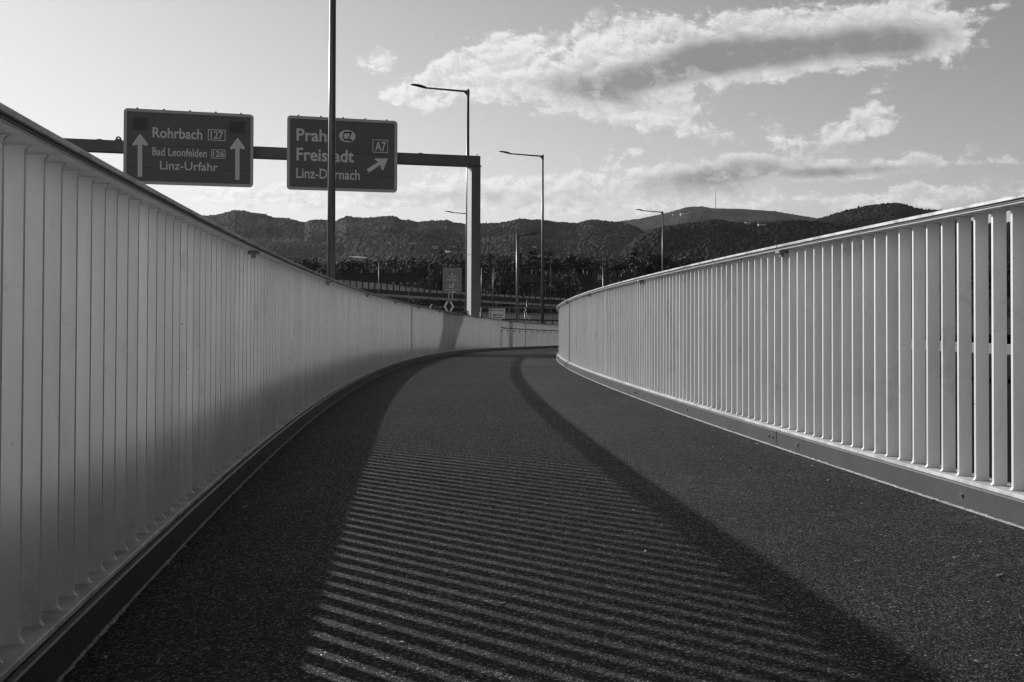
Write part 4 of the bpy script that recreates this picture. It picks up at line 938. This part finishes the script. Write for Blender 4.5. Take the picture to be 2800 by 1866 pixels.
CROWNS = {'round': [mesh_np('crown', *crown_round(s), LEAF) for s in range(6)], 'pale': [mesh_np('crown', *crown_round(s + 20), LEAFB) for s in range(3)],
          'spruce': [mesh_np('crown', *crown_conifer(s), LEAFC) for s in range(4)], 'poplar': [mesh_np('crown', *crown_column(s), LEAFC) for s in range(3)],
          'birch': [mesh_np('crown', *crown_birch(s), LEAFB) for s in range(3)], 'pine': [mesh_np('crown', *crown_pine(s), LEAF) for s in range(2)]}
def trunk_mesh(seed):
    mb = MB(); rs = random.Random(seed); mb.tube([(0, 0, 0), (.004, 0, .3), (0, .004, .62), (0, 0, .93)], [.017, .013, .008, .002], 8)
    for i in range(9):
        h = .28 + .06 * i; a = rs.uniform(0, 6.28); l_ = .22 * (1.1 - h); mb.tube([(0, 0, h), (l_ * .5 * math.cos(a), l_ * .5 * math.sin(a), h + .05), (l_ * math.cos(a), l_ * math.sin(a), h + .14)], [.006, .004, .001], 5)
    me = bpy.data.meshes.new('trunk'); me.from_pydata(mb.v, [], mb.f); me.materials.append(BARK); return me
TRUNKS = [trunk_mesh(s) for s in range(3)]
WORD = {'round': ('broadleaf tree', 'broadleaf_tree'), 'pale': ('pale leafy tree', 'broadleaf_tree'), 'spruce': ('dark spruce', 'spruce_tree'), 'poplar': ('slim dark poplar', 'poplar_tree'), 'birch': ('drooping pale birch', 'birch_tree'), 'pine': ('open crowned pine', 'pine_tree')}
tree_n = [0]
def tree(kind, px_, py_, D, label, width=1.0):
    p = at(px_, py_, D); H_ = p.z + 10.0; i = tree_n[0]; tree_n[0] += 1; rs = random.Random(i)
    root = thing(WORD[kind][1], (p.x, D, -10.0), label, 'tree', 'trees behind the flyover')
    root.rotation_euler[2] = rs.uniform(0, 6.28)
    c_ = bpy.data.objects.new('crown', CROWNS[kind][i % len(CROWNS[kind])]); t_ = bpy.data.objects.new('trunk', TRUNKS[i % 3])
    for o_ in (c_, t_): COL.objects.link(o_); o_.parent = root
    c_.scale = (H_ * width, H_ * width, H_); t_.scale = (H_, H_, H_)
TREES = [
 ('poplar', 808, 712, 480, 'slim dark poplar, first of the row left of the tall near pole', 1), ('poplar', 819, 717, 480, 'short slim poplar just left of the thin far lamp post', 1), ('poplar', 831, 711, 478, 'slim poplar directly beside the thin far lamp post', 1), ('poplar', 839, 707, 482, 'tallest slim poplar right of the thin far lamp post', 1), ('poplar', 856, 712, 480, 'slim poplar midway between thin far lamp and tall near pole', 1), ('poplar', 864, 708, 481, 'slim poplar nearest to the tall near pole', 1),
 ('round', 882, 725, 440, 'rounded tree against the left side of the tall near pole', 1), ('round', 800, 735, 430, 'low rounded tree at the foot of the poplar row', 1), ('round', 905, 730, 440, 'rounded tree behind the tall near pole', 1.1), ('round', 760, 728, 440, 'rounded tree left of the poplar row, mostly behind the left railing', 1),
 ('spruce', 936, 719, 420, 'dark spruce just right of the tall near pole', 1.25), ('round', 952, 735, 430, 'low rounded tree between the two left spruces', 1), ('spruce', 973, 714, 430, 'slender dark spruce over the roof, second right of the tall near pole', 1), ('spruce', 1003, 706, 425, 'dark spruce over the long roof, left of the thin bare mast', 1.2),
 ('round', 985, 732, 440, 'low rounded tree between two dark spruces over the long roof', 1), ('pale', 1022, 728, 415, 'rounded tree touching the thin bare mast on its left', 1), ('round', 1048, 724, 430, 'rounded tree just right of the thin bare mast', 1.1), ('round', 1063, 714, 440, 'tall rounded tree right of the thin bare mast', 1), ('spruce', 1082, 704, 425, 'dark spruce above the middle of the long roof', 1.4), ('pale', 1092, 720, 405, 'pale leafy tree in front of a dark spruce over the long roof', 1.1),
 ('round', 1110, 708, 440, 'rounded tree left of the twin spruce peak over the long roof', 1), ('spruce', 1130, 702, 428, 'broad dark spruce over the right half of the long roof', 1.5), ('round', 1150, 708, 435, 'rounded tree left of the thin far lamp by the toll notice', 1.1), ('round', 1172, 720, 430, 'rounded tree behind the thin far lamp by the toll notice', 1), ('round', 1190, 712, 440, 'rounded tree left of the tallest spruce', 1),
 ('spruce', 1208, 684, 415, 'tallest dark spruce standing over the toll notice', 1.05), ('round', 1228, 703, 430, 'rounded tree right of the tallest spruce', 1.1), ('round', 1250, 705, 432, 'rounded tree over the right edge of the toll notice', 1.1), ('round', 1270, 708, 430, 'rounded tree behind the left edge of the gantry post', 1.1), ('birch', 1170, 742, 290, 'small drooping birch before the long row house', 1.3),
 ('round', 1322, 706, 430, 'rounded tree at the right edge of the gantry post', 1), ('spruce', 1340, 691, 420, 'dark spruce right of the gantry post', 1.2), ('round', 1360, 702, 430, 'rounded tree above the white direction sign', 1.1), ('birch', 1388, 694, 315, 'large drooping birch left of the low path lamp', 1.1), ('birch', 1360, 726, 320, 'small drooping birch above the white direction sign', 1.1), ('spruce', 1423, 690, 425, 'slim dark spruce just right of the low path lamp', 1), ('round', 1405, 712, 440, 'rounded tree behind the low path lamp', 1.1), ('spruce', 1445, 698, 430, 'dark spruce midway between low path lamp and tall clear lamp post', 1.3),
 ('round', 1432, 716, 440, 'rounded tree below the slim spruce right of the path lamp', 1), ('pine', 1470, 682, 410, 'tall open pine left of the tall clear lamp post', 1.2), ('round', 1458, 715, 425, 'rounded tree below the tall open pine', 1.1), ('pine', 1510, 686, 415, 'open pine with a flat top right of the tall clear lamp post', 1.2), ('round', 1490, 706, 430, 'rounded tree behind the tall clear lamp post', 1.1), ('birch', 1508, 735, 300, 'drooping birch behind the thin far lamp right of the tall pole', 1.2), ('birch', 1552, 727, 300, 'drooping birch midway between tall pole and speed display', 1.25),
 ('round', 1535, 702, 430, 'rounded tree behind the middle birch', 1.1), ('round', 1562, 694, 425, 'tall rounded tree over the right birch', 1.1), ('round', 1592, 690, 425, 'tallest rounded tree left of the speed display', 1.15), ('round', 1615, 700, 430, 'rounded tree over the left edge of the speed display', 1.1), ('pale', 1640, 706, 420, 'rounded tree behind the antenna of the speed display', 1.1), ('round', 1664, 704, 430, 'rounded tree over the right edge of the speed display', 1.1), ('pale', 1690, 702, 420, 'pale leafy tree left of the tall spruce above the right railing', 1.1),
 ('round', 1712, 700, 430, 'rounded tree touching the tall spruce on its left', 1.1), ('spruce', 1735, 674, 395, 'tall dark spruce above the right railing', 1.3), ('birch', 1722, 724, 300, 'drooping birch in front of the tall spruce above the right railing', 1.2), ('birch', 1690, 735, 300, 'small drooping birch right of the speed display', 1.2), ('round', 1762, 688, 430, 'tall rounded tree right of the tall spruce above the right railing', 1.15), ('round', 1790, 687, 425, 'rounded tree left of the lamp post behind the right railing', 1.15), ('round', 1815, 694, 430, 'rounded tree behind the lamp post over the right railing', 1.1), ('round', 1845, 699, 430, 'rounded tree right of the lamp post over the right railing', 1.1),
 ('round', 1875, 697, 425, 'rounded tree second right of the lamp post over the right railing', 1.1), ('round', 1908, 706, 430, 'rounded tree third right of the lamp post over the right railing', 1.1), ('round', 1942, 706, 435, 'rounded tree near the dip of the tree line over the right railing', 1.1), ('round', 1978, 708, 430, 'rounded tree almost hidden by the right railing', 1.1), ('round', 2016, 712, 430, 'last treetop showing over the right railing', 1.1)]
for (k, x, y, D, lab, w) in TREES: tree(k, x, y, D, lab, w)
rs = np.random.RandomState(77); Vs, Fs, base_ = [], [], 0          # the dense wood that closes the view behind the single trees
for i in range(64):
    x = 620 + i * 24 + rs.uniform(-8, 8); p = at(x, 716 + rs.uniform(-7, 9), 475 + rs.uniform(-15, 15)); H_ = p.z + 10
    V_, F_ = crown_round(100 + i % 7); a_ = rs.uniform(0, 6.28); c_, s_ = math.cos(a_), math.sin(a_)
    V2 = np.c_[(V_[:, 0] * c_ - V_[:, 1] * s_) * 1.5, (V_[:, 0] * s_ + V_[:, 1] * c_) * 1.5, V_[:, 2]] * H_ + np.array([p.x, p.y, -10.0]); Vs.append(V2); Fs.append(F_ + base_); base_ += len(V2)
wd = bpy.data.objects.new('woods', mesh_np('woods', np.concatenate(Vs), np.concatenate(Fs), LEAF)); COL.objects.link(wd); tag(wd, kind='stuff')
for i, x in enumerate(range(2060, 2860, 44)):
    tree('round', x, 700 + (i * 37) % 17, 400 + (i * 53) % 40, 'dark broadleaf tree seen only through the gaps of the right railing', 1.15)
for i, (x, y) in enumerate(((935, 765), (962, 770), (1480, 792), (1448, 802), (1432, 806), (1470, 800))):
    p = at(x, y, 262); root = thing('shrub', (p.x, 262, -10.0), ['small shrub beside the tall near pole above the glass panels', 'spindly shrub above the glass panels left of the thin bare mast', 'leafy shrub between the two tall lamp poles above the flyover', 'low shrub left of the small lamp above the flyover', 'lowest shrub above the flyover right of the path lamp', 'dense shrub beneath the small lamp above the flyover'][i], 'shrub', 'shrubs above the flyover')
    c_ = bpy.data.objects.new('foliage', CROWNS['pale'][i % 3]); COL.objects.link(c_); c_.parent = root; H_ = p.z + 10; c_.scale = (H_ * .62, H_ * .62, H_)
    t_ = bpy.data.objects.new('stem', TRUNKS[i % 3]); COL.objects.link(t_); t_.parent = root; t_.scale = (H_ * .6, H_ * .6, H_)

# ------------------------------------------------------------------ wooded hills
def vnoise(x, y, seed):
    xi, yi = np.floor(x).astype(int), np.floor(y).astype(int); fx, fy = x - xi, y - yi; fx, fy = fx * fx * (3 - 2 * fx), fy * fy * (3 - 2 * fy)
    def h(a, b): 
        n = (a * 374761393 + b * 668265263 + seed * 1442695041) & 0x7fffffff; n = ((n ^ (n >> 13)) * 1274126177) & 0x7fffffff; return ((n ^ (n >> 16)) & 0xffff) / 65535.0
    return (h(xi, yi) * (1 - fx) + h(xi + 1, yi) * fx) * (1 - fy) + (h(xi, yi + 1) * (1 - fx) + h(xi + 1, yi + 1) * fx) * fy
def canopy(x, y, cell, hgt, seed, spiky):
    gx, gy = np.floor(x / cell).astype(int), np.floor(y / cell).astype(int); best = np.zeros_like(x)
    def h(a, b, k):
        n = (a * 374761393 + b * 668265263 + (seed + k * 77) * 1442695041) & 0x7fffffff; n = ((n ^ (n >> 13)) * 1274126177) & 0x7fffffff; return ((n ^ (n >> 16)) & 0xffff) / 65535.0
    for i in (-1, 0, 1):
        for j in (-1, 0, 1):
            a, b = gx + i, gy + j; cx_, cy_ = (a + .15 + .7 * h(a, b, 1)) * cell, (b + .15 + .7 * h(a, b, 2)) * cell
            r_ = cell * (.55 + .35 * h(a, b, 3)); d = np.hypot(x - cx_, y - cy_) / r_
            con = h(a, b, 4) < spiky
            dome = np.where(con, np.clip(1 - d * 1.25, 0, 1) * 1.5, np.sqrt(np.clip(1 - d * d, 0, 1))) * (.65 + .7 * h(a, b, 5)) * hgt
            best = np.maximum(best, dome)
    return best
def ridge(name, sky, D_crest, depth, material, seed, step, cell, hgt, spiky, x_pad=0, rough=22.0, power=.8):
    xs = np.array([p[0] for p in sky], float); ys = np.array([p[1] for p in sky], float)
    nx = int((xs[-1] - xs[0]) / F * D_crest / step); px_ = np.linspace(xs[0], xs[-1], nx)
    sm = np.interp(px_, xs, ys)
    tanA = np.array([ray(a, b_)[0] for a, b_ in zip(px_, sm)]); tanE = np.array([ray(a, b_)[1] for a, b_ in zip(px_, sm)])
    ny = int(depth / step * 1.15)
    t = np.concatenate([np.linspace(0, 1, ny), np.linspace(1.02, 1.35, max(6, int(ny * .25)))])
    TT, AA = np.meshgrid(t, tanA, indexing='ij'); EE = np.meshgrid(t, tanE, indexing='ij')[1]
    Yg = D_crest - depth * (1 - TT); Xg = AA * Yg
    crest = EYE + EE * D_crest - hgt * .75
    prof = np.clip(TT, 0, 1) ** power; back = np.clip((TT - 1) / .35, 0, 1)
    base = -12 + (crest + 12) * prof * (1 - .5 * back ** 2)
    env = np.sin(np.pi * np.clip(TT, 0, 1)) ** .8
    n_ = (vnoise(Xg / 260, Yg / 200, seed) - .5) * 2.0 + (vnoise(Xg / 110, Yg / 95, seed + 5) - .5) * .55 + (vnoise(Xg / 45, Yg / 45, seed + 9) - .5) * .22
    Zg = base + n_ * rough * env
    # nothing on the slope may stand above the skyline
    lim = EYE + EE * Yg - hgt; Zg = np.where(TT < .97, np.minimum(Zg, lim + 0 * Zg), Zg)
    edge = np.clip(TT / .04, 0, 1)
    Zg = Zg + canopy(Xg, Yg, cell, hgt, seed, spiky) * edge
    V = np.stack([Xg, Yg, Zg], -1).reshape(-1, 3); r_, c_ = Xg.shape
    ii = (np.arange(r_ - 1)[:, None] * c_ + np.arange(c_ - 1)[None, :]).ravel()
    Fq = np.stack([ii, ii + 1, ii + c_ + 1, ii + c_], 1)
    me = mesh_np(name, V, Fq, material); me.polygons.foreach_set('use_smooth', np.ones(len(Fq), bool))
    ob = bpy.data.objects.new(name, me); COL.objects.link(ob); tag(ob, kind='structure')
    from mathutils.bvhtree import BVHTree
    BVHS.append(BVHTree.FromPolygons([tuple(v) for v in V[:].tolist()], [tuple(f) for f in Fq.tolist()]))
BVHS = []
def hill_depth(px_, py_, default):
    a, b_ = ray(px_, py_); d = Vector((a, 1, b_)).normalized(); best = None
    for t_ in BVHS:
        h_ = t_.ray_cast(Vector((0, 0, EYE)), d, 20000)
        if h_[0] is not None and (best is None or h_[0].y < best): best = h_[0].y
    return best or default
SK_A = [(380, 602), (480, 600), (560, 591), (585, 589), (600, 586), (640, 576), (668, 577), (700, 584), (730, 588), (745, 596), (790, 598), (812, 604), (832, 610), (850, 602), (890, 602), (915, 606), (935, 597), (946, 592), (985, 595), (1010, 595), (1030, 593), (1075, 591), (1085, 592), (1098, 602), (1120, 601), (1140, 608), (1165, 605), (1195, 604), (1222, 602), (1240, 608), (1270, 613), (1310, 613), (1370, 612), (1400, 606), (1420, 601), (1470, 602), (1500, 604), (1520, 608), (1580, 610), (1605, 602), (1622, 600), (1640, 601), (1670, 607), (1690, 608), (1720, 613), (1760, 632), (1830, 665), (1900, 690)]
SK_D = [(1640, 718), (1700, 690), (1740, 650), (1790, 627), (1810, 622), (1850, 616), (1880, 612), (1905, 608), (1940, 602), (1975, 602), (2010, 608), (2040, 609), (2075, 610), (2110, 608), (2160, 603), (2200, 603), (2240, 607), (2290, 612), (2360, 622), (2450, 640), (2600, 664), (2850, 690)]
SK_C = [(2120, 660), (2180, 628), (2230, 601), (2260, 592), (2290, 583), (2330, 572), (2360, 565), (2400, 558), (2425, 557), (2450, 555), (2475, 558), (2500, 569), (2530, 573), (2570, 575), (2590, 580), (2640, 596), (2670, 610), (2720, 612), (2770, 609), (2860, 616)]
SK_B = [(1480, 640), (1600, 615), (1690, 606), (1750, 598), (1790, 590), (1840, 578), (1880, 567), (1920, 565), (1945, 570), (1980, 571), (2030, 572), (2060, 574), (2120, 578), (2180, 588), (2240, 598), (2330, 615)]
SK_L = [(380, 655), (500, 662), (640, 676), (720, 690), (800, 703), (870, 716), (950, 716), (1040, 712), (1130, 700), (1230, 693), (1330, 700), (1450, 702), (1560, 694), (1660, 700), (1760, 706), (1860, 712), (2000, 725)]
SK_M = [(380, 640), (520, 645), (640, 652), (700, 655), (780, 664), (850, 672), (930, 668), (1000, 652), (1070, 640), (1120, 634), (1170, 640), (1220, 650), (1290, 655), (1350, 648), (1420, 640), (1480, 652), (1540, 660), (1600, 650), (1660, 645), (1720, 650), (1780, 668), (1900, 700)]
ridge('far_mountain', SK_B, 6200, 1500, FOREST, 11, 4.0, 9, 5, .6, rough=45)
ridge('wooded_hills', SK_A, 2500, 620, FOREST, 3, 1.7, 7.5, 4.2, .12, rough=34)
ridge('middle_hills', SK_M, 1950, 420, FOREST, 7, 1.5, 7.0, 4.0, .10, rough=26)
ridge('lower_hills', SK_L, 1450, 340, FOREST, 5, 1.3, 6.6, 3.8, .12, rough=20)
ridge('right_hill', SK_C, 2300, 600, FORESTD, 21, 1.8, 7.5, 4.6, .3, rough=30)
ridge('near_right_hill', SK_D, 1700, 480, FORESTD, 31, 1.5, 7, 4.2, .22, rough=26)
# radio mast on the far mountain
p0, p1 = at(1957, 570, 6150), at(1957, 520, 6150)
root = thing('radio_mast', p0, 'thin tall radio mast on top of the far mountain', 'mast')
mb = MB(); mb.tube([p0 - Vector((0, 0, 8)), p0.lerp(p1, .6)], 1.7, 6); mb.tube([p0.lerp(p1, .6), p1], 1.1, 6); mb.build('mast_tube', POLE, root)
for f in (.15, .35, .55, .75, .92):
    q = p0.lerp(p1, f); mb = MB(); mb.tube([q - Vector((0, 0, 3)), q + Vector((0, 0, 3))], 2.6, 6); mb.build('antenna_ring', PALE, root)
# houses and clearings on the slopes
def hill_house(x, y, w, D, label, flat=True):
    D = hill_depth(x, y, D) - 5; p = at(x, y, D); s = w * D / F; root = thing('hill_house', (p.x, D, p.z - s * .5), label, 'house', 'pale houses on the wooded hills')
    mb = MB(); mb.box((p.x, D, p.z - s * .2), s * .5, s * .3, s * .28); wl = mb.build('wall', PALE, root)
    mb = MB(); z = p.z + s * .08
    if flat: mb.box((p.x, D, z + s * .04), s * .56, s * .36, s * .035)
    else: mb.add([(p.x - s * .55, D - s * .36, z), (p.x + s * .55, D - s * .36, z), (p.x + s * .55, D + s * .36, z), (p.x - s * .55, D + s * .36, z), (p.x - s * .5, D, z + s * .25), (p.x + s * .5, D, z + s * .25)], [(0, 1, 5, 4), (2, 3, 4, 5), (0, 4, 3), (1, 2, 5), (0, 3, 2, 1)])
    mb.build('roof', PALE if flat else ROOF, root)
    mb = MB()
    mb.box((p.x, D - s * .3, p.z - s * .2), s * .36, s * .02, s * .07); mb.build('window_band', ROOF, wl)
for (x, y, w, D, lab, fl) in ((1123, 667, 12, 1790, 'white flat house alone in the middle of the wooded slope', True), (1133, 665, 9, 1800, 'small white annexe right of the flat house on the slope', True), (965, 686, 7, 1400, 'small pale house above the meadow right of the tall near pole', False), (1060, 701, 9, 1150, 'pale house low on the slope above the thin bare mast', False),
                              (1190, 674, 14, 1620, 'grey castle-like house left of the tallest spruce', False), (1243, 675, 10, 1620, 'white two storey house left of the gantry post', True), (1243, 692, 12, 1260, 'low pale house beneath the white two storey house', True), (1461, 676, 12, 1750, 'pale house on the slope left of the tall clear lamp post', True),
                              (1600, 618, 6, 2350, 'small white house on the ridge left of the ridge farmhouse', False), (1615, 618, 12, 2350, 'bright white farmhouse on the ridge between two lamp posts', False), (1590, 616, 4, 2360, 'tiny white house at the left end of the ridge hamlet', False), (1711, 613, 7, 2440, 'small pale house on the saddle left of the lamp arm', False), (2083, 616, 20, 1630, 'pale villa near the top of the dark right hill', True), (2045, 610, 14, 1650, 'low grey house left of the villa on the dark right hill', True),
                              (1870, 585, 20, 5800, 'pale farm buildings high on the far mountain, left of the mast', False), (1845, 587, 12, 5800, 'small farm at the left edge of the mountain clearing', False), (1892, 582, 12, 5810, 'pale house at the upper right of the mountain clearing', False), (756, 680, 6, 1420, 'small pale house on the lower slope left of the tall near pole', False)):
    hill_house(x, y, w, D, lab, fl)
def clearing(pts, name):
    # a grassy patch laid on the slope: plane fitted to the hillside under its outline, a little proud of it
    q = np.array([list(at(x, y, hill_depth(x, y, 1300))) for x, y in pts] + [list(at(sum(p[0] for p in pts) / len(pts), sum(p[1] for p in pts) / len(pts), hill_depth(sum(p[0] for p in pts) / len(pts), sum(p[1] for p in pts) / len(pts), 1300)))])
    A = np.c_[q[:, 0], q[:, 2], np.ones(len(q))]; cf = np.linalg.lstsq(A, q[:, 1], rcond=None)[0]
    out = []
    for x, y in pts:
        a, b_ = ray(x, y); D = (cf[2] + cf[1] * EYE) / (1 - cf[0] * a - cf[1] * b_)
        out.append(at(x, y, float(np.clip(D, 900, 2600)) - 14))
    mb = MB(); mb.prism(out, (0, 10, -3)); setting(name, mb, MEADOW)
clearing([(952, 701), (975, 700.5), (1002, 704), (1004, 706.5), (985, 706.5), (964, 704.5)], 'meadow')
clearing([(1216, 684), (1223, 684.5), (1236, 688.5), (1230, 690), (1224, 692)], 'hillside_meadow')
# row of allotment huts
for i in range(10):
    x = 968 + i * 5.4; p = at(x, 694 + (i % 3) * .5, hill_depth(x, 694, 1420) - 4); root = thing('garden_hut', p, 'tiny pale hut in the row above the meadow right of the tall near pole', 'hut', 'row of garden huts above the meadow')
    mb = MB(); mb.box(p, 1.0 + .3 * (i % 2), 1.2, .8); mb.build('wall', PALE, root)
    mb = MB(); mb.add([(p.x - 1.5, p.y - 1.4, p.z + .81), (p.x + 1.5, p.y - 1.4, p.z + .81), (p.x + 1.5, p.y + 1.4, p.z + .81), (p.x - 1.5, p.y + 1.4, p.z + .81), (p.x - 1.4, p.y, p.z + 1.5), (p.x + 1.4, p.y, p.z + 1.5)], [(0, 1, 5, 4), (2, 3, 4, 5), (0, 4, 3), (1, 2, 5), (0, 3, 2, 1)]); mb.build('roof', ROOF, root)

# ------------------------------------------------------------------ haze
HAZE = 1.9e-5
if HAZE:
    m = bpy.data.materials.new('haze'); m.use_nodes = True; t = m.node_tree; t.nodes.clear()
    v = t.nodes.new('ShaderNodeVolumePrincipled'); v.inputs['Color'].default_value = (.9, .9, .9, 1); v.inputs['Density'].default_value = HAZE; v.inputs['Anisotropy'].default_value = .45
    o_ = t.nodes.new('ShaderNodeOutputMaterial'); t.links.new(v.outputs[0], o_.inputs['Volume'])
    mb = MB(); mb.box((0, 4440, 424), 9100, 5100, 435)
    hz = mb.build('haze', m); tag(hz, kind='stuff')
